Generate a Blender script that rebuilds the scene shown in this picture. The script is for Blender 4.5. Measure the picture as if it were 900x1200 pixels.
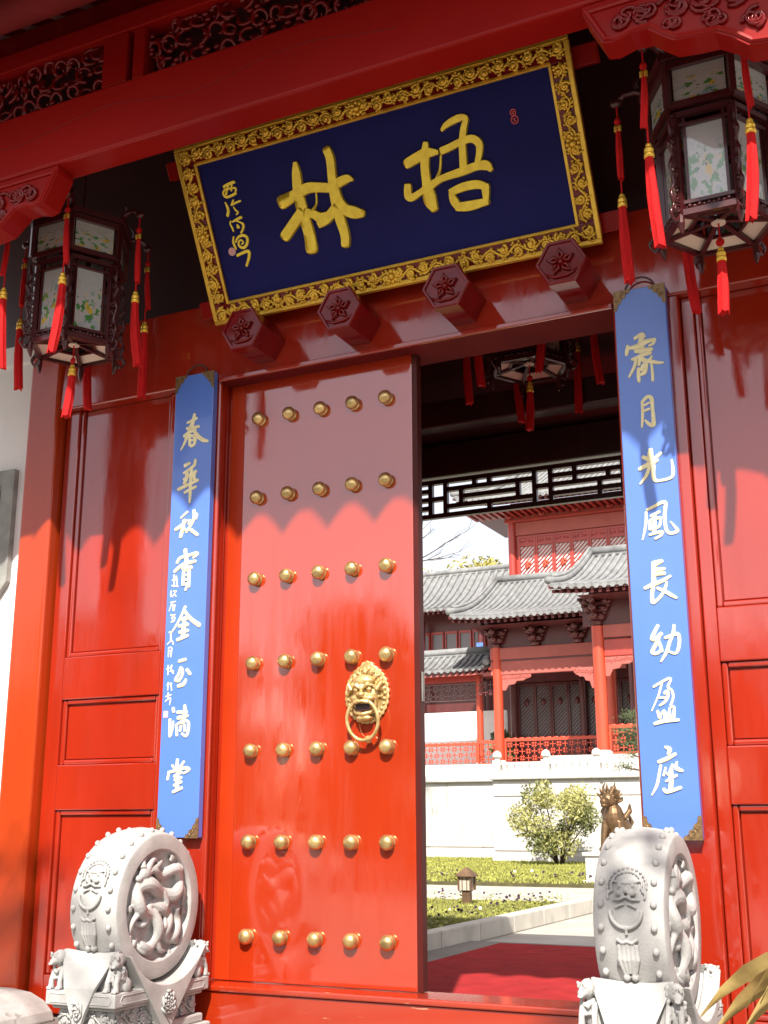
import bpy, math, random
from mathutils import Vector, Matrix
R = math.radians
scene = bpy.context.scene
col = scene.collection
for o in list(bpy.data.objects):
    bpy.data.objects.remove(o)

# ------------------------------------------------------------------ camera, sky, sun, exposure
cam_data = bpy.data.cameras.new('camera')
cam = bpy.data.objects.new('camera', cam_data)
col.objects.link(cam)
scene.camera = cam
yaw, pitch, roll = R(-25.674), R(14.693), R(-0.19)
fw = Vector((math.sin(yaw) * math.cos(pitch), math.cos(yaw) * math.cos(pitch), math.sin(pitch)))
rt = Vector((math.cos(yaw), -math.sin(yaw), 0))
up = rt.cross(fw)
rt2 = rt * math.cos(roll) + up * math.sin(roll)
up2 = up * math.cos(roll) - rt * math.sin(roll)
m = Matrix((rt2, up2, -fw)).transposed().to_4x4()
m.translation = Vector((2.408, -5.421, 1.026))
cam.matrix_world = m
cam_data.sensor_fit = 'VERTICAL'
cam_data.sensor_height = 36.0
cam_data.lens = 41.30
cam_data.clip_start = 0.05
cam_data.clip_end = 2000

SUN = Vector((0.336, -1.0, 1.03)).normalized()          # towards the sun
world = bpy.data.worlds.new('World')
scene.world = world
world.use_nodes = True
wn = world.node_tree
sky = wn.nodes.new('ShaderNodeTexSky')
sky.sky_type = 'NISHITA'
sky.sun_disc = False
sky.sun_elevation = math.asin(SUN.z)
sky.sun_rotation = math.atan2(SUN.x, SUN.y)
sky.air_density = 1.0
sky.dust_density = 1.0
sky.ozone_density = 1.0
bg = wn.nodes['Background']
bg.inputs['Strength'].default_value = 0.095
hz = wn.nodes.new('ShaderNodeMix')                     # thin, even white haze over the whole sky
hz.data_type = 'RGBA'
hz.blend_type = 'ADD'
hz.inputs['Factor'].default_value = 1.0
hz.inputs['B'].default_value = (4.0, 3.1, 2.1, 1.0)
wn.links.new(sky.outputs[0], hz.inputs['A'])
wn.links.new(hz.outputs['Result'], bg.inputs['Color'])

sun_data = bpy.data.lights.new('sun', 'SUN')
sun_data.energy = 5.0
sun_data.angle = R(0.8)
sun_data.color = (1.0, 0.94, 0.84)
sun = bpy.data.objects.new('sun', sun_data)
sun.rotation_euler = (-SUN).to_track_quat('-Z', 'Y').to_euler()
sun.location = (6, -15, 16)
col.objects.link(sun)

vs = scene.view_settings
vs.view_transform = 'Standard'
vs.look = 'None'
vs.gamma = 1.0
vs.use_curve_mapping = False
vs.exposure = 0.75
scene.cycles.max_bounces = 8
scene.cycles.caustics_reflective = False
scene.cycles.caustics_refractive = False

# ------------------------------------------------------------------ materials
MATS = {}
def mat(name, color, rough=0.5, metal=0.0, coat=0.0, coat_rough=0.06, coat_ior=1.5, spec=0.5,
        var=0.0, var_scale=3.0, bump=0.0, bump_scale=40.0, bump_dist=0.002, stretch=(1, 1, 1), var_color=None,
        coat_bump=0.0, trans=0.0, streak=None):
    mt = bpy.data.materials.new(name)
    mt.use_nodes = True
    nt = mt.node_tree
    b = nt.nodes['Principled BSDF']
    c = tuple(color) + (1.0,)
    b.inputs['Base Color'].default_value = c
    b.inputs['Roughness'].default_value = rough
    b.inputs['Metallic'].default_value = metal
    b.inputs['Specular IOR Level'].default_value = spec
    b.inputs['Coat Weight'].default_value = coat
    b.inputs['Coat Roughness'].default_value = coat_rough
    b.inputs['Coat IOR'].default_value = coat_ior
    if trans:
        b.inputs['Transmission Weight'].default_value = trans
    tc = mp = None
    if var or bump or coat_bump:
        tc = nt.nodes.new('ShaderNodeTexCoord')
        mp = nt.nodes.new('ShaderNodeMapping')
        mp.inputs['Scale'].default_value = stretch
        nt.links.new(tc.outputs['Object'], mp.inputs['Vector'])
    if var:
        n = nt.nodes.new('ShaderNodeTexNoise')
        n.inputs['Scale'].default_value = var_scale
        n.inputs['Detail'].default_value = 6
        nt.links.new(mp.outputs[0], n.inputs['Vector'])
        rp = nt.nodes.new('ShaderNodeValToRGB')
        rp.color_ramp.elements[0].position = 0.3
        rp.color_ramp.elements[1].position = 0.7
        if var_color:
            rp.color_ramp.elements[0].color = tuple(var_color) + (1,)
        else:
            rp.color_ramp.elements[0].color = tuple(x * (1 - var) for x in color) + (1,)
        rp.color_ramp.elements[1].color = tuple(min(1, x * (1 + var * 0.5)) for x in color) + (1,)
        nt.links.new(n.outputs['Fac'], rp.inputs[0])
        nt.links.new(rp.outputs[0], b.inputs['Base Color'])
    if bump:
        n2 = nt.nodes.new('ShaderNodeTexNoise')
        n2.inputs['Scale'].default_value = bump_scale
        n2.inputs['Detail'].default_value = 5
        nt.links.new(mp.outputs[0], n2.inputs['Vector'])
        bp = nt.nodes.new('ShaderNodeBump')
        bp.inputs['Strength'].default_value = bump
        bp.inputs['Distance'].default_value = bump_dist
        nt.links.new(n2.outputs['Fac'], bp.inputs['Height'])
        nt.links.new(bp.outputs[0], b.inputs['Normal'])
        if coat:
            nt.links.new(bp.outputs[0], b.inputs['Coat Normal'])
    if streak:
        n3 = nt.nodes.new('ShaderNodeTexNoise'); n3.inputs['Scale'].default_value = 3.0; n3.inputs['Detail'].default_value = 8; n3.inputs['Roughness'].default_value = 0.65
        m3 = nt.nodes.new('ShaderNodeMapping'); m3.inputs['Scale'].default_value = streak
        nt.links.new(tc.outputs['Object'], m3.inputs['Vector']); nt.links.new(m3.outputs[0], n3.inputs['Vector'])
        r3 = nt.nodes.new('ShaderNodeMapRange'); r3.inputs['From Min'].default_value = 0.35; r3.inputs['From Max'].default_value = 0.75
        r3.inputs['To Min'].default_value = coat_rough * 0.6; r3.inputs['To Max'].default_value = coat_rough * 4.5
        nt.links.new(n3.outputs['Fac'], r3.inputs['Value']); nt.links.new(r3.outputs[0], b.inputs['Coat Roughness'])
    MATS[name] = mt
    return mt

mat('lacquer', (0.36, 0.019, 0.004), rough=0.5, spec=0.1, coat=1.0, coat_rough=0.045, coat_ior=1.9, var=0.16, var_scale=1.6,
    bump=0.12, bump_scale=8.0, bump_dist=0.003, stretch=(1.6, 1, 0.9), streak=(4, 1, 0.6))
mat('lacquer_door', (0.42, 0.030, 0.004), rough=0.5, spec=0.1, coat=1.0, coat_rough=0.04, coat_ior=2.2, var=0.12, var_scale=1.2,
    bump=0.11, bump_scale=7.0, bump_dist=0.003, stretch=(1.6, 1, 0.8), streak=(5, 1, 0.5))
mat('lacquer_matte', (0.42, 0.032, 0.004), rough=0.5, spec=0.1, coat=0.3, coat_rough=0.3, var=0.14, var_scale=2)
mat('lacquer_orange', (0.44, 0.045, 0.006), rough=0.5, spec=0.1, coat=0.8, coat_rough=0.12, coat_ior=1.6, var=0.14, var_scale=1.5,
    bump=0.12, bump_scale=14, bump_dist=0.003, stretch=(3, 1, 0.3))
mat('beam_red', (0.29, 0.006, 0.004), rough=0.5, spec=0.08, coat=0.25, coat_rough=0.2, coat_ior=1.5, var=0.15, var_scale=2.0,
    bump=0.12, bump_scale=16, bump_dist=0.003, stretch=(0.4, 1, 1.5))
mat('carved_red', (0.19, 0.004, 0.005), rough=0.45, spec=0.1, coat=0.7, coat_rough=0.10, coat_ior=1.5, var=0.2, var_scale=9)
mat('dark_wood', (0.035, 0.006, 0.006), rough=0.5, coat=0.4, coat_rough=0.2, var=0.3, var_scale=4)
mat('door_edge', (0.075, 0.008, 0.006), rough=0.55, spec=0.2, coat=0.15, coat_rough=0.3, var=0.2, var_scale=6)
mat('lantern_wood', (0.060, 0.007, 0.009), rough=0.4, spec=0.3, coat=0.6, coat_rough=0.1, coat_ior=1.5, var=0.2, var_scale=12)
mat('gold', (0.98, 0.58, 0.07), rough=0.28, metal=0.5, var=0.2, var_scale=14, bump=0.3, bump_scale=60, bump_dist=0.002)
mat('gold_letter', (1.0, 0.70, 0.07), rough=0.2, metal=0.45, var=0.18, var_scale=30, bump=0.3, bump_scale=90, bump_dist=0.002)
mat('brass', (0.74, 0.52, 0.22), rough=0.34, metal=0.85, var=0.45, var_scale=16)
mat('knocker_brass', (0.80, 0.62, 0.30), rough=0.42, metal=0.6, var=0.15, var_scale=25, var_color=(0.45, 0.28, 0.09))
mat('cream_gold', (0.97, 0.85, 0.50), rough=0.5, metal=0.0, var=0.12, var_scale=30)
mat('plaque_blue', (0.015, 0.015, 0.125), rough=0.5, spec=0.12, coat=0.0, var=0.12, var_scale=3)
mat('board_blue', (0.09, 0.20, 0.66), rough=0.4, coat=0.8, coat_rough=0.12, var=0.06, var_scale=4, bump=0.05, bump_scale=10, bump_dist=0.003)
mat('corner_metal', (0.30, 0.19, 0.09), rough=0.45, metal=0.7, var=0.4, var_scale=60, bump=0.4, bump_scale=120)
mat('seal_red', (0.75, 0.12, 0.12), rough=0.6)
mat('seal_pink', (0.85, 0.45, 0.45), rough=0.6)
mat('tassel', (0.62, 0.010, 0.012), rough=0.7, spec=0.2, bump=0.9, bump_scale=70, bump_dist=0.006, stretch=(4, 4, 0.25), var=0.25, var_scale=30)
mat('cream', (0.72, 0.64, 0.52), rough=0.5)
mat('white_plaster', (0.87, 0.85, 0.83), rough=0.8, var=0.08, var_scale=2.5, bump=0.3, bump_scale=20, bump_dist=0.003)
mat('grey_stone', (0.30, 0.30, 0.28), rough=0.75, var=0.25, var_scale=10, bump=0.5, bump_scale=60)
mat('drum_stone', (0.45, 0.443, 0.432), rough=0.75, var=0.22, var_scale=9, bump=0.8, bump_scale=110, bump_dist=0.002)
mat('pale_stone', (0.60, 0.585, 0.55), rough=0.8, var=0.12, var_scale=1.2, bump=0.4, bump_scale=12, bump_dist=0.006)
mat('forecourt_stone', (0.22, 0.205, 0.18), rough=0.8, var=0.25, var_scale=1.5)
mat('paving', (0.46, 0.43, 0.38), rough=0.8, var=0.18, var_scale=1.5, bump=0.3, bump_scale=20, bump_dist=0.004)
mat('kerb', (0.55, 0.52, 0.46), rough=0.8, var=0.2, var_scale=4, bump=0.3, bump_scale=30, bump_dist=0.004)
mat('lacquer_worn', (0.38, 0.026, 0.004), rough=0.5, spec=0.1, coat=1.0, coat_rough=0.10, coat_ior=2.0, var=0.1, var_scale=2)
mat('carpet', (0.37, 0.026, 0.028), rough=0.95, spec=0.1, var=0.22, var_scale=5, bump=0.5, bump_scale=9, bump_dist=0.02)
mat('soil', (0.09, 0.08, 0.03), rough=0.95, var=0.3, var_scale=6)
mat('grass', (0.36, 0.37, 0.09), rough=0.8, spec=0.2, var=0.35, var_scale=2.0)
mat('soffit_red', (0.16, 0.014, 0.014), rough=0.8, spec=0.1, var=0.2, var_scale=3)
mat('shrub_dark', (0.17, 0.19, 0.06), rough=0.55, var=0.3, var_scale=5)
mat('flower_leaf', (0.30, 0.32, 0.09), rough=0.8, spec=0.2, var=0.4, var_scale=8)
mat('pansy_dark', (0.03, 0.01, 0.035), rough=0.7)
mat('pansy_white', (0.72, 0.66, 0.55), rough=0.7)
mat('shrub_leaf', (0.40, 0.39, 0.13), rough=0.55, var=0.4, var_scale=5)
mat('tree_leaf', (0.40, 0.36, 0.09), rough=0.6, var=0.35, var_scale=1.5)
mat('pine_leaf', (0.09, 0.12, 0.045), rough=0.7, var=0.3, var_scale=5)
mat('bark', (0.10, 0.07, 0.05), rough=0.9, var=0.3, var_scale=8, bump=0.5, bump_scale=20, bump_dist=0.01)
mat('dry_leaf', (0.50, 0.37, 0.13), rough=0.65, var=0.45, var_scale=9, var_color=(0.22, 0.13, 0.04), bump=0.4, bump_scale=60, bump_dist=0.002)
mat('bronze', (0.19, 0.115, 0.06), rough=0.42, metal=0.75, var=0.35, var_scale=12, bump=0.5, bump_scale=60, bump_dist=0.004)
mat('lamp_metal', (0.20, 0.12, 0.07), rough=0.5, metal=0.4, var=0.3, var_scale=14)
mat('lamp_glass', (0.55, 0.50, 0.42), rough=0.25, coat=0.5)
mat('roof_tile', (0.24, 0.245, 0.25), rough=0.75, var=0.28, var_scale=4, bump=0.4, bump_scale=12, bump_dist=0.01)
mat('pav_red', (0.42, 0.040, 0.026), rough=0.5, coat=0.5, coat_rough=0.2, var=0.15, var_scale=1.5)
mat('pav_orange', (0.58, 0.060, 0.022), rough=0.5, coat=0.4, coat_rough=0.2, var=0.12, var_scale=1.5)
mat('pav_pink', (0.44, 0.11, 0.09), rough=0.6, var=0.12, var_scale=2)
mat('pav_dark', (0.11, 0.016, 0.016), rough=0.5, coat=0.4, coat_rough=0.2, var=0.25, var_scale=3)
mat('pav_glass', (0.05, 0.045, 0.05), rough=0.12, coat=0.6)
mat('window_paper', (0.20, 0.19, 0.20), rough=0.4, coat=0.3)
mat('pale_paper', (0.78, 0.74, 0.74), rough=0.5)
mat('wire', (0.10, 0.06, 0.05), rough=0.5, metal=0.6)

def worn(mt, scale, thresh, color, stretch):
    """sparse chips and scuffs of another colour on top of a paint"""
    nt = mt.node_tree
    b = nt.nodes['Principled BSDF']
    src = b.inputs['Base Color'].links[0].from_socket
    tc = nt.nodes.new('ShaderNodeTexCoord'); mp = nt.nodes.new('ShaderNodeMapping'); mp.inputs['Scale'].default_value = stretch
    n = nt.nodes.new('ShaderNodeTexNoise'); n.inputs['Scale'].default_value = scale; n.inputs['Detail'].default_value = 8; n.inputs['Roughness'].default_value = 0.7
    nt.links.new(tc.outputs['Object'], mp.inputs['Vector']); nt.links.new(mp.outputs[0], n.inputs['Vector'])
    mr = nt.nodes.new('ShaderNodeMapRange'); mr.inputs['From Min'].default_value = thresh; mr.inputs['From Max'].default_value = thresh + 0.03
    nt.links.new(n.outputs['Fac'], mr.inputs['Value'])
    mx = nt.nodes.new('ShaderNodeMix'); mx.data_type = 'RGBA'
    nt.links.new(mr.outputs[0], mx.inputs['Factor']); nt.links.new(src, mx.inputs['A']); mx.inputs['B'].default_value = tuple(color) + (1,)
    nt.links.new(mx.outputs['Result'], b.inputs['Base Color'])
worn(MATS['lacquer_worn'], 9.0, 0.66, (0.55, 0.38, 0.24), (0.6, 6, 6))
worn(MATS['lacquer'], 5.0, 0.74, (0.26, 0.03, 0.012), (3, 3, 0.5))
worn(MATS['pale_stone'], 2.2, 0.58, (0.47, 0.45, 0.40), (3, 3, 0.35))
worn(MATS['drum_stone'], 4.0, 0.66, (0.27, 0.265, 0.25), (1, 1, 1))

def vary(mt):
    """give each object of the material its own patch of tarnish"""
    nt = mt.node_tree
    mp = [n for n in nt.nodes if n.type == 'MAPPING'][0]
    oi = nt.nodes.new('ShaderNodeObjectInfo'); ml = nt.nodes.new('ShaderNodeMath'); ml.operation = 'MULTIPLY'; ml.inputs[1].default_value = 50
    cb = nt.nodes.new('ShaderNodeCombineXYZ')
    nt.links.new(oi.outputs['Random'], ml.inputs[0])
    for k in range(3): nt.links.new(ml.outputs[0], cb.inputs[k])
    nt.links.new(cb.outputs[0], mp.inputs['Location'])
vary(MATS['brass'])

def painted_glass():
    """milky lantern glass with a small painted landscape (flat print)"""
    mt = bpy.data.materials.new('painted_glass')
    mt.use_nodes = True
    nt = mt.node_tree
    b = nt.nodes['Principled BSDF']
    b.inputs['Roughness'].default_value = 0.25
    b.inputs['Coat Weight'].default_value = 1.0
    b.inputs['Coat Roughness'].default_value = 0.02
    b.inputs['Coat IOR'].default_value = 1.9
    uv = nt.nodes.new('ShaderNodeUVMap')
    oi = nt.nodes.new('ShaderNodeObjectInfo')
    mp = nt.nodes.new('ShaderNodeMapping')
    mp.inputs['Scale'].default_value = (1, 1.6, 1)
    nt.links.new(uv.outputs[0], mp.inputs['Vector'])
    cmb = nt.nodes.new('ShaderNodeCombineXYZ')
    mul = nt.nodes.new('ShaderNodeMath'); mul.operation = 'MULTIPLY'; mul.inputs[1].default_value = 37.0
    nt.links.new(oi.outputs['Random'], mul.inputs[0])
    for k in range(3):
        nt.links.new(mul.outputs[0], cmb.inputs[k])
    nt.links.new(cmb.outputs[0], mp.inputs['Location'])
    sep = nt.nodes.new('ShaderNodeSeparateXYZ')
    nt.links.new(uv.outputs[0], sep.inputs[0])
    last = None
    base = (0.42, 0.42, 0.41, 1)
    layers = [((0.20, 0.32, 0.40, 1), 2.2, 0.56, 0.70, 0.9), ((0.55, 0.38, 0.05, 1), 3.0, 0.56, 0.64, 0.75), ((0.05, 0.22, 0.04, 1), 5.0, 0.55, 0.60, 0.8),
              ((0.03, 0.05, 0.04, 1), 9.0, 0.62, 0.66, 0.85)]
    for i, (c, sc, lo, hi, top) in enumerate(layers):
        n = nt.nodes.new('ShaderNodeTexNoise')
        n.noise_dimensions = '4D'
        n.inputs['W'].default_value = i * 3.7
        n.inputs['Scale'].default_value = sc
        n.inputs['Detail'].default_value = 4
        nt.links.new(mp.outputs[0], n.inputs['Vector'])
        rp = nt.nodes.new('ShaderNodeMapRange')
        rp.inputs['From Min'].default_value = lo
        rp.inputs['From Max'].default_value = hi
        nt.links.new(n.outputs['Fac'], rp.inputs['Value'])
        fd = nt.nodes.new('ShaderNodeMapRange')
        fd.inputs['From Min'].default_value = top
        fd.inputs['From Max'].default_value = top - 0.25
        nt.links.new(sep.outputs['Y'], fd.inputs['Value'])
        ml = nt.nodes.new('ShaderNodeMath'); ml.operation = 'MULTIPLY'
        nt.links.new(rp.outputs[0], ml.inputs[0]); nt.links.new(fd.outputs[0], ml.inputs[1])
        mx = nt.nodes.new('ShaderNodeMix'); mx.data_type = 'RGBA'
        nt.links.new(ml.outputs[0], mx.inputs['Factor'])
        if last is None:
            mx.inputs['A'].default_value = base
        else:
            nt.links.new(last, mx.inputs['A'])
        mx.inputs['B'].default_value = c
        last = mx.outputs['Result']
    nt.links.new(last, b.inputs['Base Color'])
    MATS['painted_glass'] = mt
painted_glass()

# ------------------------------------------------------------------ mesh helpers
ORG = {}
def V(*a):
    return Vector(a)

class MB:
    def __init__(self):
        self.v = []; self.f = []; self.m = []; self.uv = {}
    def face(self, idx, mi=0):
        self.f.append(tuple(idx)); self.m.append(mi)
    def add(self, pts):
        i = len(self.v); self.v.extend(Vector(p) for p in pts); return i
    def poly(self, pts, mi=0):
        i = self.add(pts); self.face(range(i, i + len(pts)), mi)
    def quad_uv(self, pts, mi=0):
        self.poly(pts, mi); self.uv[len(self.f) - 1] = ((0, 0), (1, 0), (1, 1), (0, 1))
    def box(self, x0, x1, y0, y1, z0, z1, mi=0):
        i = self.add([(x, y, z) for z in (z0, z1) for y in (y0, y1) for x in (x0, x1)])
        for q in ((0, 2, 3, 1), (4, 5, 7, 6), (0, 1, 5, 4), (1, 3, 7, 5), (3, 2, 6, 7), (2, 0, 4, 6)):
            self.face([i + k for k in q], mi)
        return self
    def bar(self, a, b, w, h, mi=0, upv=(0, 0, 1)):
        a = Vector(a); b = Vector(b); d = (b - a).normalized(); u = Vector(upv)
        s = d.cross(u)
        if s.length < 1e-4:
            s = d.cross(Vector((0, 1, 0)))
        s.normalize(); u = s.cross(d)
        i = self.add([p + s * (sx * w / 2) + u * (sy * h / 2) for p in (a, b) for sy in (-1, 1) for sx in (-1, 1)])
        for q in ((0, 1, 3, 2), (4, 6, 7, 5), (0, 4, 5, 1), (1, 5, 7, 3), (3, 7, 6, 2), (2, 6, 4, 0)):
            self.face([i + k for k in q], mi)
        return self
    def prism(self, pts2, fn, d0, d1, mi=0, mi_cap=None):
        """pts2 a counter-clockwise outline, fn(a, b, d) -> point"""
        n = len(pts2)
        i = self.add([fn(a, b, d0) for a, b in pts2]); j = self.add([fn(a, b, d1) for a, b in pts2])
        c = mi if mi_cap is None else mi_cap
        self.face(range(i + n - 1, i - 1, -1), c); self.face(range(j, j + n), c)
        for k in range(n):
            self.face((i + k, i + (k + 1) % n, j + (k + 1) % n, j + k), mi)
        return self
    def tube(self, pts, rad, n=8, mi=0, caps=True, closed=False, flat=1.0, upv=None):
        pts = [Vector(p) for p in pts]
        L = len(pts)
        if not hasattr(rad, '__len__'):
            rad = [rad] * L
        rings = []
        prev = None
        for k in range(L):
            if closed:
                t = pts[(k + 1) % L] - pts[k - 1]
            else:
                t = pts[min(k + 1, L - 1)] - pts[max(k - 1, 0)]
            if t.length < 1e-9:
                t = Vector((0, 0, 1))
            t.normalize()
            if upv is not None:
                s = t.cross(Vector(upv))
                if s.length < 1e-5:
                    s = t.orthogonal()
                s.normalize()
            elif prev is None:
                s = t.orthogonal().normalized()
            else:
                s = prev - t * prev.dot(t)
                if s.length < 1e-6:
                    s = t.orthogonal()
                s.normalize()
            prev = s
            w = s.cross(t)
            rings.append(self.add([pts[k] + (s * math.cos(2 * math.pi * q / n) + w * (flat * math.sin(2 * math.pi * q / n))) * rad[k] for q in range(n)]))
        for k in range(L if closed else L - 1):
            a, b = rings[k], rings[(k + 1) % L]
            for q in range(n):
                self.face((a + q, a + (q + 1) % n, b + (q + 1) % n, b + q), mi)
        if caps and not closed:
            self.face([rings[0] + q for q in range(n - 1, -1, -1)], mi)
            self.face([rings[-1] + q for q in range(n)], mi)
        return self
    def lathe(self, prof, segs=24, fn=None, mi=0, a0=0.0, a1=None):
        """prof list of (r, h); fn(r*cos, r*sin, h) -> point"""
        fn = fn or (lambda a, b, h: (a, b, h))
        full = a1 is None
        rings = []
        cnt = segs if full else segs + 1
        for r, h in prof:
            if r < 1e-6:
                rings.append((self.add([fn(0, 0, h)]), True))
            else:
                rings.append((self.add([fn(r * math.cos(a0 + (2 * math.pi if full else a1 - a0) * q / segs), r * math.sin(a0 + (2 * math.pi if full else a1 - a0) * q / segs), h) for q in range(cnt)]), False))
        for k in range(len(prof) - 1):
            (a, pa), (b, pb) = rings[k], rings[k + 1]
            for q in range(segs):
                q2 = (q + 1) % cnt if full else q + 1
                if pa and pb:
                    continue
                if pa:
                    self.face((a, b + q2, b + q), mi)
                elif pb:
                    self.face((a + q, a + q2, b), mi)
                else:
                    self.face((a + q, a + q2, b + q2, b + q), mi)
        return self
    def ball(self, c, r, seg=10, rings=6, mi=0):
        c = Vector(c)
        if not hasattr(r, '__len__'):
            r = (r, r, r)
        prof = [(math.sin(math.pi * k / rings), -math.cos(math.pi * k / rings)) for k in range(rings + 1)]
        prof[0] = (0, -1); prof[-1] = (0, 1)
        return self.lathe(prof, seg, lambda a, b, h: (c.x + a * r[0], c.y + b * r[1], c.z + h * r[2]), mi)
    def build(self, name, mats, parent=None, smooth=False, bevel=0.0, seg=2, remesh=0.0, origin=None, angle=None, shade_sm=2):
        me = bpy.data.meshes.new(name)
        o0 = ORG.get(parent.name, V(0, 0, 0)) if parent else (Vector(origin) if origin is not None else V(0, 0, 0))
        me.from_pydata([v - o0 for v in self.v], [], self.f)
        if not isinstance(mats, (list, tuple)):
            mats = [mats]
        for mm in mats:
            me.materials.append(MATS[mm])
        if len(mats) > 1:
            me.polygons.foreach_set('material_index', self.m)
        if self.uv:
            ul = me.uv_layers.new(name='UVMap')
            for fi, co in self.uv.items():
                for li, c in zip(me.polygons[fi].loop_indices, co):
                    ul.data[li].uv = c
        if smooth:
            me.polygons.foreach_set('use_smooth', [True] * len(me.polygons))
        me.update()
        ob = bpy.data.objects.new(name, me)
        col.objects.link(ob)
        if parent:
            ob.parent = parent
            ORG[ob.name] = o0
        else:
            ob.location = o0
            ORG[ob.name] = o0
        if remesh:
            r_ = ob.modifiers.new('remesh', 'REMESH'); r_.mode = 'VOXEL'; r_.voxel_size = remesh; r_.use_smooth_shade = True
            s_ = ob.modifiers.new('smooth', 'SMOOTH'); s_.iterations = shade_sm; s_.factor = 0.5
        if bevel:
            b_ = ob.modifiers.new('bevel', 'BEVEL'); b_.width = bevel; b_.segments = seg; b_.limit_method = 'ANGLE'; b_.angle_limit = R(40)
            b_.harden_normals = False
        if angle:
            me.polygons.foreach_set('use_smooth', [True] * len(me.polygons))
            try:
                me.set_sharp_from_angle(angle=R(angle))
            except Exception:
                pass
        return ob

def tag(o, label=None, cat=None, group=None, kind=None):
    if label: o['label'] = label
    if cat: o['category'] = cat
    if group: o['group'] = group
    if kind: o['kind'] = kind
    return o
def thing(name, loc, label, cat, group=None):
    o = bpy.data.objects.new(name, None)
    o.empty_display_size = 0.2
    col.objects.link(o)
    o.location = loc
    ORG[o.name] = Vector(loc)
    return tag(o, label, cat, group)
def copy_tree(o, parent=None):
    c = o.copy(); col.objects.link(c)
    if parent: c.parent = parent
    for ch in list(o.children):
        copy_tree(ch, c)
    return c
def inst(name, mesh_ob, parent, loc, rot=None):
    """another object sharing mesh_ob's mesh, at world loc under parent"""
    o = bpy.data.objects.new(name, mesh_ob.data)
    col.objects.link(o)
    o.parent = parent
    o.location = Vector(loc) - ORG[parent.name]
    if rot: o.rotation_euler = rot
    for md in mesh_ob.modifiers:
        nm = o.modifiers.new(md.name, md.type)
        if md.type == 'BEVEL':
            nm.width = md.width; nm.segments = md.segments
    return o
def catmull(pts, n=6):
    out = []
    P = [pts[0]] + list(pts) + [pts[-1]]
    for i in range(1, len(P) - 2):
        p0, p1, p2, p3 = (P[i - 1], P[i], P[i + 1], P[i + 2])
        for k in range(n):
            t = k / n
            out.append(tuple(0.5 * (2 * p1[d] + (p2[d] - p0[d]) * t + (2 * p0[d] - 5 * p1[d] + 4 * p2[d] - p3[d]) * t * t + (-p0[d] + 3 * p1[d] - 3 * p2[d] + p3[d]) * t ** 3) for d in range(len(p1))))
    out.append(tuple(P[-2]))
    return out
def stroke(mb, pts, O, U, W, N, h, order=0, scale=0.001, fat=1.0):
    """one brush stroke as a raised, rounded ridge; pts (u, v, width) in mm on the board"""
    s = catmull([(float(a), float(b), float(c)) for a, b, c in pts], 5)
    c2 = []
    for a, b, c in s:
        if not c2 or math.hypot(a - c2[-1][0], b - c2[-1][1]) > 0.8:
            c2.append((a, b, max(c, 2.0)))
    if len(c2) < 2:
        return
    def ext(p, q, w):
        d = math.hypot(p[0] - q[0], p[1] - q[1]) or 1
        ux, uy = (p[0] - q[0]) / d, (p[1] - q[1]) / d
        return [(p[0] + ux * w * 0.28, p[1] + uy * w * 0.28, w * 0.86), (p[0] + ux * w * 0.45, p[1] + uy * w * 0.45, w * 0.45)]
    c2 = list(reversed(ext(c2[0], c2[1], c2[0][2]))) + c2 + ext(c2[-1], c2[-2], c2[-1][2])
    L = len(c2)
    hh = h * (1 + 0.03 * order)
    rings = []
    for k, (a, b, w) in enumerate(c2):
        x0, y0, _ = c2[max(k - 1, 0)]; x1, y1, _ = c2[min(k + 1, L - 1)]
        d = math.hypot(x1 - x0, y1 - y0) or 1
        nx, ny = -(y1 - y0) / d, (x1 - x0) / d
        e = min(1.0, (w / 20.0)) if h > 0.008 else 1.0
        ring = []
        for q, z in ((-0.5, -0.05), (-0.485, 0.6), (-0.43, 0.97), (0, 1.0), (0.43, 0.97), (0.485, 0.6), (0.5, -0.05)):
            uu = (a + nx * q * w * fat) * scale; vv = (b + ny * q * w * fat) * scale
            ring.append(O + U * uu + W * vv + N * (z * hh * (0.45 if k in (0, L - 1) else 1.0) * e))
        rings.append(mb.add(ring))
    for k in range(L - 1):
        for q in range(6):
            mb.face((rings[k] + q, rings[k] + q + 1, rings[k + 1] + q + 1, rings[k + 1] + q))
    mb.face([rings[0] + q for q in range(6, -1, -1)]); mb.face([rings[-1] + q for q in range(7)])

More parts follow.
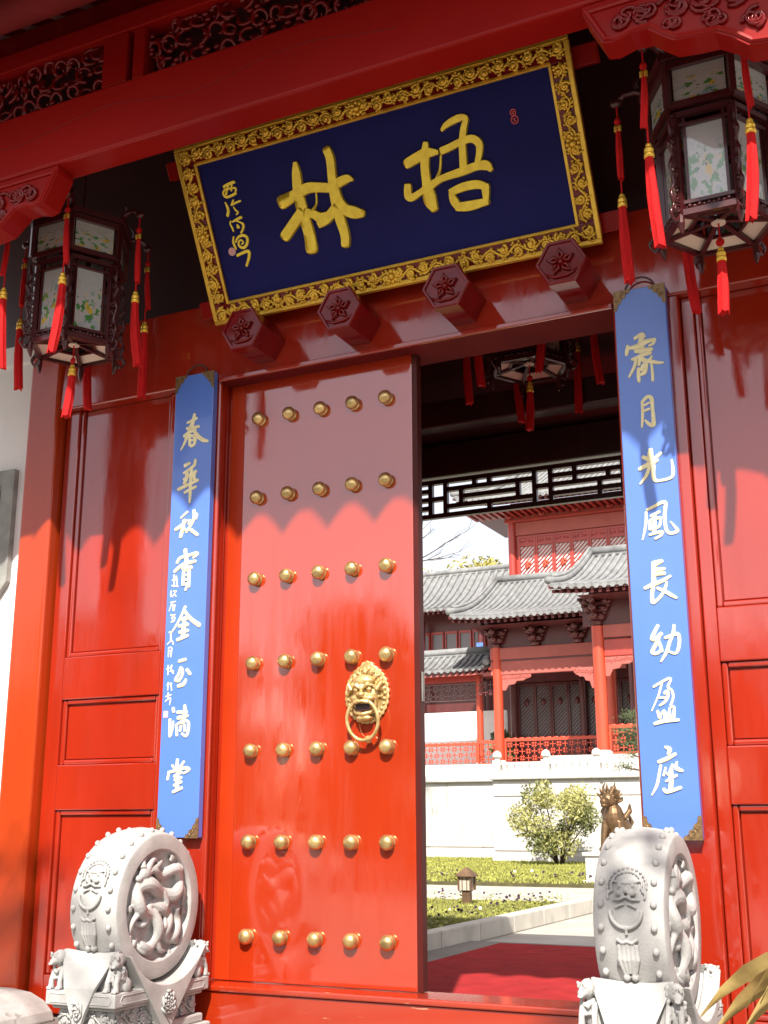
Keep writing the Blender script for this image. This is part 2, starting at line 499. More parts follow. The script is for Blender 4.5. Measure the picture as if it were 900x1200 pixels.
def spiral(cx, cy, r0, turns, a0, sgn, n=14, r1=0.12):
    out = []
    for k in range(n + 1):
        t = k / n
        r = r0 * (1 - t) + r0 * r1 * t
        a = a0 + sgn * 2 * math.pi * turns * t
        out.append((cx + r * math.cos(a), cy + r * math.sin(a)))
    return out
def vine(mb, P, U, W, N, L, wd, rad, period, seed=0, dens=1.0, nseg=5):
    """scrolling vine relief along U for length L, filling width wd along W"""
    rnd = random.Random(seed)
    cnt = max(1, int(round(L / period)))
    per = L / cnt
    def pt(a, b, c=0.0):
        return P + U * a + W * b + N * c
    st = []
    steps = cnt * 8
    for k in range(steps + 1):
        a = L * k / steps
        st.append(pt(a, wd * 0.5 + wd * 0.26 * math.sin(2 * math.pi * a / per), rad * 0.8))
    mb.tube(st, rad * 0.8, nseg)
    for i in range(cnt * 2):
        a = per * (0.25 + i * 0.5)
        up_ = 1 if i % 2 == 0 else -1
        cy = wd * 0.5 - up_ * wd * 0.13
        sp = spiral(a, cy, wd * 0.31, 1.35, R(-90 * up_) + rnd.uniform(-.4, .4), up_ * rnd.choice((1, 1, -1)), 13)
        mb.tube([pt(x, y, rad * 0.8 + 0.6 * rad * (k / 13)) for k, (x, y) in enumerate(sp)], [rad * (1.1 - 0.035 * k) for k in range(14)], nseg)
        mb.ball(pt(sp[-1][0], sp[-1][1], rad * 1.2), rad * 1.5, 6, 4)
        for q in range(int(3 * dens)):
            an = rnd.uniform(0, 6.28); rr = wd * rnd.uniform(0.3, 0.46)
            x = a + math.cos(an) * rr * 0.8; y = wd * 0.5 + math.sin(an) * rr
            if 0.0 < x < L and 0.06 * wd < y < 0.94 * wd:
                an2 = rnd.uniform(0, 6.28); l2 = wd * rnd.uniform(0.10, 0.17)
                mid = (x + math.cos(an2) * l2 * 0.5 - math.sin(an2) * l2 * 0.25, y + math.sin(an2) * l2 * 0.5 + math.cos(an2) * l2 * 0.25)
                e = (x + math.cos(an2) * l2, y + math.sin(an2) * l2)
                mb.tube([pt(x, y, rad * 0.3), pt(mid[0], mid[1], rad * 1.2), pt(e[0], e[1], rad * 0.4)], [rad * 0.5, rad * 1.2, rad * 0.3], nseg)
    return mb

# ------------------------------------------------------------------ ground of the place
AX = -0.04                                            # the gate's axis
tag(MB().box(-60, 60, -60, -2.9, -0.75, -0.48).build('forecourt', 'forecourt_stone'), kind='structure')
tag(MB().box(-60, 60, -2.9, 90, -0.75, -0.03).build('garden_ground', 'paving'), kind='structure')
gf = tag(MB().box(-3.4, 3.4, -2.6, 4.75, -0.029, -0.0).build('gate_floor', 'forecourt_stone', bevel=0.004), kind='structure')
st = MB()
st.box(-3.4, 3.4, -2.899, -2.601, -0.029, -0.012)
st.box(-3.4, 3.4, -3.25, -2.901, -0.479, -0.18)
st.box(-3.4, 3.4, -3.6, -3.251, -0.479, -0.33)
tag(st.build('entrance_steps', 'forecourt_stone', bevel=0.01), kind='structure')

# ------------------------------------------------------------------ gatehouse
gate = thing('gatehouse', (AX, 0, 0), 'red lacquered gatehouse with panelled front, carved beams and a tiled roof', 'gatehouse')
def part(mb, name, mats, parent=None, **k):
    return mb.build(name, mats, parent or gate, **k)

part(MB().box(-1.235, 1.155, -0.15, -0.005, 0.0, 0.205).box(-1.235, 1.155, -0.165, 0.075, 0.206, 0.235), 'threshold', 'lacquer_worn', bevel=0.008)
part(MB().box(-1.505, -1.205, -0.10, 0.16, 0.0, 3.475), 'door_post', 'lacquer', bevel=0.006)
part(MB().box(1.125, 1.425, -0.10, 0.16, 0.0, 3.475), 'door_post', 'lacquer', bevel=0.006)
for x in (-1.2, 1.12):
    part(MB().tube([(x, -0.085, 0.236), (x, -0.085, 3.474)], 0.016, 10).box(x - 0.003, x + 0.003, -0.075, 0.0, 0.236, 3.474), 'door_moulding', 'lacquer', smooth=False, angle=50)
part(MB().prism([(0.17, 3.476), (0.17, 3.98), (-0.090, 3.98), (-0.105, 3.476)], lambda a, b, d: (d, a, b), 2.34, -2.42), 'lintel', 'lacquer', bevel=0.012, seg=3)
part(MB().box(-1.19, 1.11, -0.125, -0.106, 3.462, 3.489), 'lintel_lip', 'lacquer', bevel=0.005)
part(MB().box(-1.19, 1.11, -0.1055, 0.168, 3.4645, 3.4755), 'added_soffit', 'soffit_red')  # thin dull board added to keep the bright garden's reflection off the underside
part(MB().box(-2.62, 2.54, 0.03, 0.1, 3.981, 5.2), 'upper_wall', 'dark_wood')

# left door leaf, closed, and the right leaf, swung in against the passage wall
leaf = part(MB().box(-1.085, -0.03, 0.0, 0.055, 0.238, 3.47), 'door_leaf', 'lacquer_door', bevel=0.004)
part(MB().box(-0.0295, 0.0, -0.001, 0.056, 0.238, 3.47), 'leaf_edge', 'door_edge', leaf, bevel=0.002)
part(MB().box(-1.1765, -1.0855, 0.002, 0.054, 0.238, 3.47), 'leaf_stile', 'lacquer_matte', leaf, bevel=0.003)
part(MB().box(-1.2045, -1.1775, 0.012, 0.06, 0.24, 3.474), 'hinge_stile', 'lacquer', leaf)
stud_prof = [(0.037, 0.0), (0.037, 0.004), (0.030, 0.007), (0.030, 0.010), (0.037, 0.022), (0.039, 0.036), (0.034, 0.052), (0.022, 0.064), (0.008, 0.069), (0, 0.0695)]
s0 = None
for r in range(7):
    for c in range(5):
        p = V(-0.578 + (c - 2) * 0.2, -0.001, 1.846 + (3 - r) * 0.464)
        if s0 is None:
            s0 = MB().lathe(stud_prof, 20, lambda a, b, h: (a, -h * 0.78, b)).build('stud', 'brass', None, smooth=True)
            s0.parent = leaf; s0.location = p - ORG[leaf.name]
        else:
            inst('stud', s0, leaf, p)
# lion head door knocker
kc = V(-0.292, -0.002, 1.645)
pl = MB()
def kp(a, b, d):
    return (kc.x + a, kc.y - d, kc.z + b)
out = []
N_ = 30
for k in range(N_ * 4):
    t = 2 * math.pi * k / (N_ * 4)
    rr = 1 + 0.045 * abs(math.sin(t * N_ / 2))
    a = 0.122 * math.cos(t) * rr; b = (0.150 if math.sin(t) > 0 else 0.142) * math.sin(t) * rr
    if math.sin(t) > 0.93:
        b += 0.02 * (math.sin(t) - 0.93) / 0.07
    out.append((a, b))
pl.prism(out, kp, 0.0, 0.014)
part(pl, 'knocker_plate', 'knocker_brass', leaf, bevel=0.004)
fm = MB()
for k in range(30):                                    # ring of mane curls round the face
    t = 2 * math.pi * k / 30
    fm.ball(kp(0.106 * math.cos(t), 0.128 * math.sin(t) + 0.004, 0.015), (0.010, 0.010, 0.010), 8, 6)
for k in range(11):
    t = R(-15 + 210 * k / 10)
    fm.tube([kp(0.080 * math.cos(t), 0.096 * math.sin(t) + 0.012, 0.018), kp(0.094 * math.cos(t + .1), 0.112 * math.sin(t + .1) + 0.008, 0.024), kp(0.098 * math.cos(t - .08), 0.116 * math.sin(t - .08) + 0.008, 0.012)], [0.011, 0.009, 0.005], 7)
fm.ball(kp(0, 0.0, 0.012), (0.076, 0.050, 0.098), 18, 12)     # head
fm.ball(kp(0, 0.066, 0.046), (0.062, 0.036, 0.034), 16, 10)   # smooth brow dome
for s in (-1, 1):
    fm.ball(kp(s * 0.036, 0.022, 0.062), (0.016, 0.013, 0.012), 12, 8)                                   # eye
    fm.tube([kp(s * 0.006, 0.026, 0.074), kp(s * 0.030, 0.044, 0.076), kp(s * 0.064, 0.042, 0.052)], [0.008, 0.010, 0.005], 8)   # eyebrow
    fm.ball(kp(s * 0.034, -0.022, 0.064), (0.034, 0.024, 0.019), 14, 8)                                  # muzzle
    fm.tube([kp(s * 0.002, -0.036, 0.088), kp(s * 0.034, -0.044, 0.080), kp(s * 0.068, -0.018, 0.050)], [0.009, 0.010, 0.005], 8)
    fm.tube([kp(s * 0.070, 0.020, 0.045), kp(s * 0.092, 0.052, 0.040), kp(s * 0.086, 0.072, 0.026)], [0.013, 0.012, 0.006], 8)   # ear
    fm.tube([kp(s * 0.064, -0.020, 0.046), kp(s * 0.064, -0.060, 0.042), kp(s * 0.044, -0.094, 0.046)], [0.009, 0.008, 0.008], 8)
fm.ball(kp(0, -0.004, 0.084), (0.026, 0.020, 0.016), 14, 8)   # nose
fm.ball(kp(0, 0.024, 0.072), (0.012, 0.014, 0.026), 10, 8)
fm.tube([kp(-0.046, -0.092, 0.052), kp(0, -0.102, 0.066), kp(0.046, -0.092, 0.052)], 0.010, 8)   # lower jaw
fm.ball(kp(0, -0.118, 0.040), (0.045, 0.026, 0.018), 12, 8)
part(fm, 'lion_head', 'knocker_brass', leaf, remesh=0.0028, shade_sm=1)
part(MB().box(kc.x - 0.040, kc.x + 0.040, -0.062, -0.058, kc.z - 0.086, kc.z - 0.050), 'mouth_shade', 'dark_wood', leaf)  # flat dark plate standing in for the shade inside the open mouth
rg = [kp(0.088 * math.cos(t), -0.130 + 0.100 * math.sin(t), 0.060 + 0.012 * math.sin(t)) for t in [math.pi * 2 * k / 40 for k in range(40)]]
part(MB().tube(rg, 0.0095, 10, closed=True).ball(kp(0.02, -0.226, 0.035), 0.02, 12, 8), 'knocker_ring', 'knocker_brass', leaf, smooth=True)
part(MB().box(-0.016, -0.001, 0.0565, 0.062, 1.58, 1.86).box(0.001, 0.006, 0.015, 0.045, 1.60, 1.75), 'latch_plate', 'grey_stone', leaf, bevel=0.002)
leaf2 = part(MB().box(1.055, 1.11, 0.165, 1.33, 0.02, 3.47), 'door_leaf', 'lacquer_door', bevel=0.004)
for r in range(7):
    for c in range(5):
        inst('stud', s0, leaf2, V(1.0545, 0.165 + 0.18 + c * 0.2, 1.846 + (3 - r) * 0.464), (0, 0, R(-90)))

# panelled bays beside the door
def bay(x0, x1, flip):
    """stiles, rails and three fielded panels between x0 and x1 (x0 nearer the corner post)"""
    s = 1 if x1 > x0 else -1
    def bx(a, b, y0, y1, z0, z1, mb):
        mb.box(min(x0 + s * a, x0 + s * b), max(x0 + s * a, x0 + s * b), y0, y1, z0, z1)
    w = abs(x1 - x0)
    mb = MB(); bx(0.0, w, -0.004, 0.10, 0.0, 3.475, mb); part(mb, 'bay_backing', 'lacquer')
    mb = MB(); bx(0.012, 0.112, -0.050, -0.0045, 0.02, 3.475, mb); part(mb, 'stile', 'lacquer', bevel=0.006)
    mb = MB(); bx(w - 0.06, w, -0.048, -0.0045, 0.02, 3.475, mb); part(mb, 'stile', 'lacquer', bevel=0.006)
    for z0, z1 in ((0.02, 0.215), (1.085, 1.335), (1.705, 1.95)):
        mb = MB(); bx(0.1125, w - 0.0605, -0.049, -0.0045, z0, z1, mb); part(mb, 'rail', 'lacquer', bevel=0.006)
    for z0, z1 in ((0.215, 1.085), (1.335, 1.705), (1.95, 3.53)):
        fr = MB()
        zt = min(z1, 3.474)
        a0, a1 = 0.1125, w - 0.0605
        q = 0.028
        bx(a0, a0 + q, -0.036, -0.0045, z0, zt, fr)
        bx(a1 - q, a1, -0.036, -0.0045, z0, zt, fr)
        bx(a0 + q, a1 - q, -0.036, -0.0045, z0, z0 + q, fr)
        if z1 < 3.5:
            bx(a0 + q, a1 - q, -0.036, -0.0045, zt - q, zt, fr)
        part(fr, 'panel_moulding', 'lacquer', bevel=0.010, seg=3)
        pn = MB(); bx(a0 + q + 0.004, a1 - q - 0.004, -0.018, -0.0045, z0 + q + 0.004, zt - (q + 0.004 if z1 < 3.5 else 0), pn)
        part(pn, 'panel', 'lacquer', bevel=0.004)
bay(-2.365, -1.507, False)
bay(2.285, 1.427, True)
for x0 in (-2.605, 2.287):
    part(MB().box(x0, x0 + 0.238, -0.125, 0.16, 0.0, 3.98), 'corner_post', 'lacquer_orange', bevel=0.02, seg=3)

# the four hexagonal pegs under the plaque
for px in (-0.885, -0.285, 0.325, 0.932):
    zc = 3.640
    mb = MB()
    hexa = [(0.132 * math.cos(R(60 * k)), 0.132 * math.sin(R(60 * k))) for k in range(6)]
    def ph(a, b, d, px=px, zc=zc):
        return (px + a, -d, zc + b)
    for (s0_, d0, s1_, d1) in ((0.93, 0.105, 0.93, 0.30), (0.93, 0.30, 1.0, 0.315), (1.0, 0.315, 1.0, 0.362), (1.0, 0.362, 0.95, 0.370), (0.95, 0.370, 0.86, 0.370), (0.86, 0.370, 0.83, 0.360)):
        i = mb.add([ph(a * s0_, b * s0_, d0) for a, b in hexa]); j = mb.add([ph(a * s1_, b * s1_, d1) for a, b in hexa])
        for k in range(6):
            mb.face((i + k, i + (k + 1) % 6, j + (k + 1) % 6, j + k))
    mb.poly([ph(a * 0.83, b * 0.83, 0.360) for a, b in hexa])
    pg = part(mb, 'hexagonal_peg', 'carved_red')
    fl = MB()
    for k in range(5):
        t = R(90 + 72 * k)
        fl.tube([ph(0.012 * math.cos(t), 0.012 * math.sin(t), 0.366), ph(0.038 * math.cos(t + .35), 0.038 * math.sin(t + .35), 0.374), ph(0.066 * math.cos(t + 0.1), 0.066 * math.sin(t + 0.1), 0.368),
                 ph(0.038 * math.cos(t - .35), 0.038 * math.sin(t - .35), 0.372), ph(0.014 * math.cos(t), 0.014 * math.sin(t), 0.366)], 0.0085, 6)
    fl.ball(ph(0, 0, 0.366), 0.014, 8, 6)
    fl.tube([ph(-0.085, -0.055, 0.363), ph(-0.03, -0.078, 0.368), ph(0.03, -0.075, 0.368), ph(0.085, -0.052, 0.363)], 0.007, 6)
    part(fl, 'peg_flower', 'carved_red', pg, smooth=True)

# front beam, carved frieze, rail, purlin
part(MB().box(-3.1, 3.02, -1.30, -1.135, 4.29, 4.655), 'front_beam', 'beam_red', bevel=0.014, seg=3)
rnd = random.Random(4)
cr = [V(-2.6 + 0.1 * k, -1.3015, 4.50 + 0.035 * math.sin(k * 0.55) + rnd.uniform(-.006, .006)) for k in range(32)]
part(MB().tube(cr, [0.0010 + 0.0006 * abs(math.sin(k)) for k in range(32)], 5), 'beam_crack', 'carved_red', smooth=True)
part(MB().box(-3.1, 3.02, -1.27, -1.15, 4.656, 4.672), 'frieze_sill', 'carved_red', bevel=0.004)
part(MB().box(-3.1, 3.02, -1.28, -1.14, 4.972, 5.08), 'frieze_rail', 'beam_red', bevel=0.006)
part(MB().box(-3.1, 3.02, -1.17, -1.15, 4.673, 4.971), 'frieze_back', 'dark_wood')
for xc in (-3.0, -1.06, 0.98, 2.92):
    part(MB().box(xc - 0.135, xc + 0.02, -1.275, -1.172, 4.673, 4.971).box(xc + 0.055, xc + 0.125, -1.27, -1.172, 4.673, 4.971), 'frieze_post', 'beam_red', bevel=0.006)
def frieze_carving(x0, x1, seed):
    rn = random.Random(seed)
    mb = MB()
    U, W, N = V(1, 0, 0), V(0, 0, 1), V(0, -1, 0)
    P = V(x0, -1.215, 4.675)
    n = int((x1 - x0) / 0.085)
    for i in range(n):
        for j in range(3):
            cx = (i + 0.5 + rn.uniform(-.25, .25)) * (x1 - x0) / n; cz = 0.05 + j * 0.098 + rn.uniform(-.02, .02)
            sp = spiral(cx, cz, rn.uniform(0.045, 0.062), rn.uniform(0.9, 1.4), rn.uniform(0, 6.28), rn.choice((-1, 1)), 12)
            sp = [(min(max(a, 0.0), x1 - x0), min(max(b, 0.004), 0.292)) for a, b in sp]
            mb.tube([P + U * a + W * b + N * (0.012 + 0.02 * math.sin(k * 0.5)) for k, (a, b) in enumerate(sp)], [0.011 - 0.0003 * k for k in range(13)], 6)
            for q in range(2):
                an = rn.uniform(0, 6.28)
                mb.ball(P + U * min(max(cx + 0.04 * math.cos(an), 0.01), x1 - x0 - .01) + W * min(max(cz + 0.04 * math.sin(an), 0.01), 0.285) + N * 0.015, (0.02, 0.014, 0.014), 7, 5)
    return part(mb, 'carved_frieze', 'carved_red', smooth=True)
frieze_carving(-2.97, -1.20, 1)
frieze_carving(-0.93, 0.84, 2)
frieze_carving(1.11, 2.8, 5)
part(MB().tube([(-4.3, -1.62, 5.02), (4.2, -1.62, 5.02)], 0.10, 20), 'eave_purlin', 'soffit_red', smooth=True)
part(MB().box(-4.3, 4.2, -1.25, -1.17, 5.081, 5.22), 'purlin_board', 'carved_red')
for x in (-2.85, 2.77):
    part(MB().lathe([(0.15, -0.02), (0.15, 5.0)], 24, lambda a, b, h, x=x: (x + a, -1.22 + b, h + 0.02)), 'porch_column', 'beam_red', smooth=True)
    part(MB().lathe([(0.21, 0.0), (0.24, 0.05), (0.24, 0.09), (0.19, 0.14), (0.155, 0.16)], 24, lambda a, b, h, x=x: (x + a, -1.22 + b, h + 0.001)), 'column_base', 'drum_stone', smooth=True)
# corbels carved with scrolls under the beam
def corbel(sgn, x_tip):
    pr = [(0.0, 0.0), (0.0, -0.04), (0.075, -0.195), (0.12, -0.205), (0.19, -0.185), (0.26, -0.19), (0.31, -0.235), (0.36, -0.275), (0.44, -0.285), (0.52, -0.29), (0.58, -0.33), (0.64, -0.385), (0.74, -0.40), (0.82, -0.43), (0.9, -0.52), (1.0, -0.55), (1.22, -0.56), (1.22, 0.0)]
    mb = MB()
    y0, y1 = -1.285, -1.165
    def fn(a, b, d):
        return (x_tip + sgn * a, d, 4.289 + b)
    o2 = pr if sgn > 0 else pr
    mb.prism(list(reversed(o2)) if sgn > 0 else o2, fn, y1, y0)
    # raised rim on the front face
    rim = [p for p in pr[1:-1]]
    mb.tube([fn(a + 0.016, b + 0.014, y0 - 0.001) for a, b in rim], 0.012, 6)
    mb.tube([fn(0.02, -0.035, y0 - 0.001), fn(1.2, -0.03, y0 - 0.001)], 0.011, 6)
    cb = part(mb, 'corbel', 'beam_red')
    sc = MB()
    rn = random.Random(7)
    for (a, b, r_) in ((0.16, -0.11, 0.05), (0.27, -0.11, 0.055), (0.38, -0.12, 0.06), (0.36, -0.2, 0.04), (0.5, -0.13, 0.07), (0.52, -0.23, 0.04), (0.64, -0.14, 0.075), (0.68, -0.28, 0.06), (0.80, -0.17, 0.09), (0.84, -0.33, 0.06), (0.97, -0.2, 0.1), (1.02, -0.42, 0.08)):
        for q in range(4):
            sp = spiral(a + rn.uniform(-.03, .03), b + rn.uniform(-.02, .02), r_ * rn.uniform(0.55, 1.0), 1.2, rn.uniform(0, 6.28), rn.choice((-1, 1)), 12)
            sc.tube([fn(x, z, y0 - 0.006 - 0.008 * (k / 12)) for k, (x, z) in enumerate(sp)], [0.010 - 0.0004 * k for k in range(13)], 6)
    part(sc, 'corbel_carving', 'carved_red', cb, smooth=True)
corbel(-1, -1.435)
corbel(1, 1.34)

# roof: boards, rafters, tile courses with drip tiles along the eave
Y0, Z0, YR, ZR, YB, ZB = -2.12, 4.88, -0.30, 5.82, 2.35, 3.50
rf = MB()
pf = [(Y0, Z0), (YR, ZR), (YB, ZB), (YB, ZB + 0.10), (YR, ZR + 0.14), (Y0, Z0 + 0.10)]
rf.prism(pf, lambda a, b, d: (d, a, b), -4.6, 4.5)
roof = part(rf, 'roof', 'dark_wood')
ra = MB()
sl = (ZR - Z0) / (YR - Y0)
for k in range(46):
    x = -4.5 + k * 0.196
    ra.bar((x, Y0 + 0.02, Z0 - 0.045 + 0.02 * sl), (x, YR, ZR - 0.045), 0.07, 0.075)
part(ra, 'rafters', 'carved_red', roof)
tl = MB()
drip = [(-0.115, 0.0), (-0.105, -0.05), (-0.065, -0.085), (-0.03, -0.125), (0.0, -0.165), (0.03, -0.125), (0.065, -0.085), (0.105, -0.05), (0.115, 0.0)]
for k in range(32):
    x = -4.5 + k * 0.284
    tl.tube([(x, Y0 - 0.02, Z0 + 0.15), (x, (Y0 + YR) / 2, (Z0 + ZR) / 2 + 0.13), (x, YR, ZR + 0.17)], 0.062, 10)
    tl.lathe([(0, 0.0), (0.066, 0.0), (0.066, 0.03)], 14, lambda a, b, h, x=x: (x + a, Y0 - 0.05 + h, Z0 + 0.15 + b))
    tl.prism([(a + x + 0.142, b + Z0 + 0.048) for a, b in drip], lambda a, b, d: (a, d, b), Y0 - 0.01, Y0 - 0.03)
part(tl, 'roof_tiles', 'roof_tile', roof)
part(MB().box(-4.6, 4.5, Y0 - 0.005, Y0 + 0.03, Z0 - 0.02, Z0 + 0.11), 'eave_board', 'beam_red', roof)
part(MB().tube([(-4.6, YR, ZR + 0.25), (4.5, YR, ZR + 0.25)], 0.14, 12), 'ridge', 'roof_tile', roof, smooth=True)

# passage behind the door: side walls, ceiling beams, back posts, hanging lattice
for x0, x1 in ((-2.6, -2.48), (2.40, 2.52)):
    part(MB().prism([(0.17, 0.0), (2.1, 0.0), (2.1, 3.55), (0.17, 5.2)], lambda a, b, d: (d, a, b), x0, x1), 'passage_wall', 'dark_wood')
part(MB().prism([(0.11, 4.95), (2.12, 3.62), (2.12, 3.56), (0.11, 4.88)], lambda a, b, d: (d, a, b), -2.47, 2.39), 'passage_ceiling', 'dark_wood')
for y, z in ((0.8, 4.15), (1.5, 3.72)):
    part(MB().box(-2.47, 2.39, y - 0.07, y + 0.07, z - 0.16, z + 0.02), 'ceiling_beam', 'dark_wood', bevel=0.01)
part(MB().box(-2.47, 2.39, 1.96, 2.06, 3.385, 3.62), 'back_beam', 'dark_wood', bevel=0.008)
for x in (-2.3, 2.22):
    part(MB().lathe([(0.11, 0.0), (0.11, 3.38)], 20, lambda a, b, h, x=x: (x + a, 2.01 + b, h + 0.001)), 'back_post', 'carved_red', smooth=True)
fr = MB()
ZT, ZL = 3.384, 3.075
w = 0.016
def hb(x0, x1, z): fr.box(x0, x1, 1.99, 2.03, z - w, z + w)
def vb(x, z0, z1): fr.box(x - w, x + w, 1.992, 2.028, z0, z1)
hb(-2.18, 2.1, ZT - 0.03); hb(-2.18, 2.1, ZL + 0.03)
x = -2.18
k = 0
zr = [ZL + 0.03 + (ZT - ZL - 0.06) * q / 4 for q in range(5)]
while x < 2.05:
    pat = k % 4
    if pat in (0, 2):
        vb(x, zr[0], zr[4]); vb(x + 0.115, zr[0], zr[4]); hb(x, x + 0.115, (zr[1] + zr[3]) / 2)
        x += 0.115
    elif pat == 1:
        hb(x, x + 0.66, zr[1]); hb(x, x + 0.66, zr[3]); hb(x + 0.12, x + 0.54, zr[2])
        vb(x + 0.12, zr[1], zr[3]); vb(x + 0.54, zr[1], zr[3]); vb(x + 0.33, zr[0], zr[1]); vb(x + 0.33, zr[3], zr[4]); vb(x + 0.22, zr[3], zr[4])
        x += 0.66
    else:
        hb(x, x + 0.50, zr[1]); hb(x, x + 0.50, zr[2]); hb(x, x + 0.50, zr[3])
        vb(x + 0.17, zr[2], zr[4]); vb(x + 0.34, zr[0], zr[2]); vb(x + 0.40, zr[2], zr[3])
        x += 0.50
    k += 1
part(fr, 'hanging_lattice', 'dark_wood')

# ------------------------------------------------------------------ white wall beside the gate
wall = thing('white_wall', (-4.0, 0, 0), 'white plastered wall with a stone framed window beside the gate post', 'wall')
hole = (-3.72, -2.82, 2.26, 3.09)
wm = MB()
wm.box(-6.5, hole[0], -0.06, 0.16, 0.0, 3.86); wm.box(hole[1], -2.607, -0.06, 0.16, 0.0, 3.86)
wm.box(hole[0], hole[1], -0.06, 0.16, 0.0, hole[2]); wm.box(hole[0], hole[1], -0.06, 0.16, hole[3], 3.86)
part(wm, 'plaster', 'white_plaster', wall)
part(MB().box(-6.5, -2.607, -0.075, 0.17, 3.861, 4.0), 'wall_cap', 'white_plaster', wall, bevel=0.01)
part(MB().box(-6.5, -2.607, 0.02, 0.12, 4.001, 5.3), 'upper_board', 'dark_wood', wall)
ot = [(-3.84, 2.46), (-3.62, 2.22), (-2.87, 2.22), (-2.70, 2.44), (-2.70, 3.15), (-3.84, 3.15)]
inn = [(-3.74, 2.50), (-3.58, 2.32), (-2.91, 2.32), (-2.80, 2.47), (-2.80, 3.06), (-3.74, 3.06)]
wf = MB()
for d0, d1, flipf in ((-0.10, -0.0, False),):
    i = wf.add([(a, d0, b) for a, b in ot]); j = wf.add([(a, d0, b) for a, b in inn]); k2 = wf.add([(a, d1, b) for a, b in ot]); l2 = wf.add([(a, d1 + 0.1, b) for a, b in inn])
    for q in range(6):
        n2 = (q + 1) % 6
        wf.face((i + q, i + n2, j + n2, j + q)); wf.face((k2 + q, k2 + n2, i + n2, i + q)); wf.face((j + q, j + n2, l2 + n2, l2 + q))
wf_o = part(wf, 'window_frame', 'grey_stone', wall)
wl = MB()
for k in range(7):
    wl.box(-3.7 + k * 0.15, -3.68 + k * 0.15, 0.03, 0.05, 2.3, 3.08)
for k in range(5):
    wl.box(-3.75, -2.8, 0.032, 0.048, 2.36 + k * 0.15, 2.38 + k * 0.15)
part(wl, 'window_lattice', 'pav_dark', wf_o)
part(MB().box(-3.80, -2.76, 0.055, 0.06, 2.25, 3.12), 'window_pane', 'window_paper', wf_o)

# ------------------------------------------------------------------ name plaque, leaning out over the lintel
PB, PT = V(AX, -0.17, 3.797), V(AX, -0.64, 4.667)
pv = (PT - PB); PH = pv.length; pv.normalize()
pu = V(1, 0, 0); pn = pu.cross(pv)                       # pn points out to the viewer
PW = 2.27
plaque = thing('name_plaque', tuple(PB), 'blue name plaque with two gold characters in a gilded carved frame', 'plaque')
def pp(u_, v_, n_=0.0):
    return PB + pu * u_ + pv * v_ + pn * n_
def slab(mb, u0, u1, v0, v1, n0, n1, mi=0):
    i = mb.add([pp(a, b, c) for c in (n0, n1) for b in (v0, v1) for a in (u0, u1)])
    for q in ((0, 2, 3, 1), (4, 5, 7, 6), (0, 1, 5, 4), (1, 3, 7, 5), (3, 2, 6, 7), (2, 0, 4, 6)):
        mb.face([i + k for k in q], mi)
    return mb
FW = 0.112
part(slab(MB(), -PW / 2 + FW * 0.8, PW / 2 - FW * 0.8, FW * 0.8, PH - FW * 0.8, -0.03, 0.0), 'field_board', 'plaque_blue', plaque)
hw = PW / 2
sides = [('bottom', -hw, hw, 0.0, FW), ('top', -hw, hw, PH - FW, PH), ('left', -hw, -hw + FW, FW, PH - FW), ('right', hw - FW, hw, FW, PH - FW)]
for i_, (nm, u0, u1, v0, v1) in enumerate(sides):
    fm = slab(MB(), u0 + (0.0 if u1 - u0 > 1 else 0), u1, v0, v1, -0.035, 0.018)
    fo = part(fm, 'frame_side', 'carved_red', plaque, bevel=0.004)
    gl = MB()
    if u1 - u0 > 1:
        inner = v1 if nm == 'bottom' else v0; outer = v0 if nm == 'bottom' else v1
        sg = 1 if nm == 'bottom' else -1
        gl.bar(pp(u0 + FW - 0.01, inner - sg * 0.006, 0.016), pp(u1 - FW + 0.01, inner - sg * 0.006, 0.016), 0.016, 0.016)
        gl.bar(pp(u0 - 0.002, outer + sg * 0.008, 0.018), pp(u1 + 0.002, outer + sg * 0.008, 0.018), 0.024, 0.026)
        part(gl, 'gilt_fillet', 'gold', fo, bevel=0.003)
        vn = vine(MB(), pp(u0 + 0.02, v0 + 0.015, 0.018), pu, pv, pn, u1 - u0 - 0.04, FW - 0.030, 0.0092, 0.15, seed=i_ + 1, dens=7.0)
    else:
        inner = u1 if nm == 'left' else u0; outer = u0 if nm == 'left' else u1
        sg = 1 if nm == 'left' else -1
        gl.bar(pp(inner - sg * 0.006, v0 - 0.01, 0.0155), pp(inner - sg * 0.006, v1 + 0.01, 0.0155), 0.016, 0.016)
        gl.bar(pp(outer + sg * 0.008, v0 - FW + 0.02, 0.0175), pp(outer + sg * 0.008, v1 + FW - 0.02, 0.0175), 0.024, 0.026)
        part(gl, 'gilt_fillet', 'gold', fo, bevel=0.003)
        vn = vine(MB(), pp(u0 + FW - 0.015, v0, 0.018), pv, -pu, pn, v1 - v0, FW - 0.030, 0.0092, 0.15, seed=i_ + 1, dens=7.0)
    ml = (u0 + u1) / 2; mv = (v0 + v1) / 2               # a flower boss in the middle of each side
    for q in range(8):
        t = R(45 * q)
        vn.ball(pp(ml + 0.028 * math.cos(t), mv + 0.028 * math.sin(t), 0.028), 0.013, 7, 5)
    vn.ball(pp(ml, mv, 0.034), 0.018, 8, 6)
    part(vn, 'gilt_scrollwork', 'gold', fo, smooth=True)
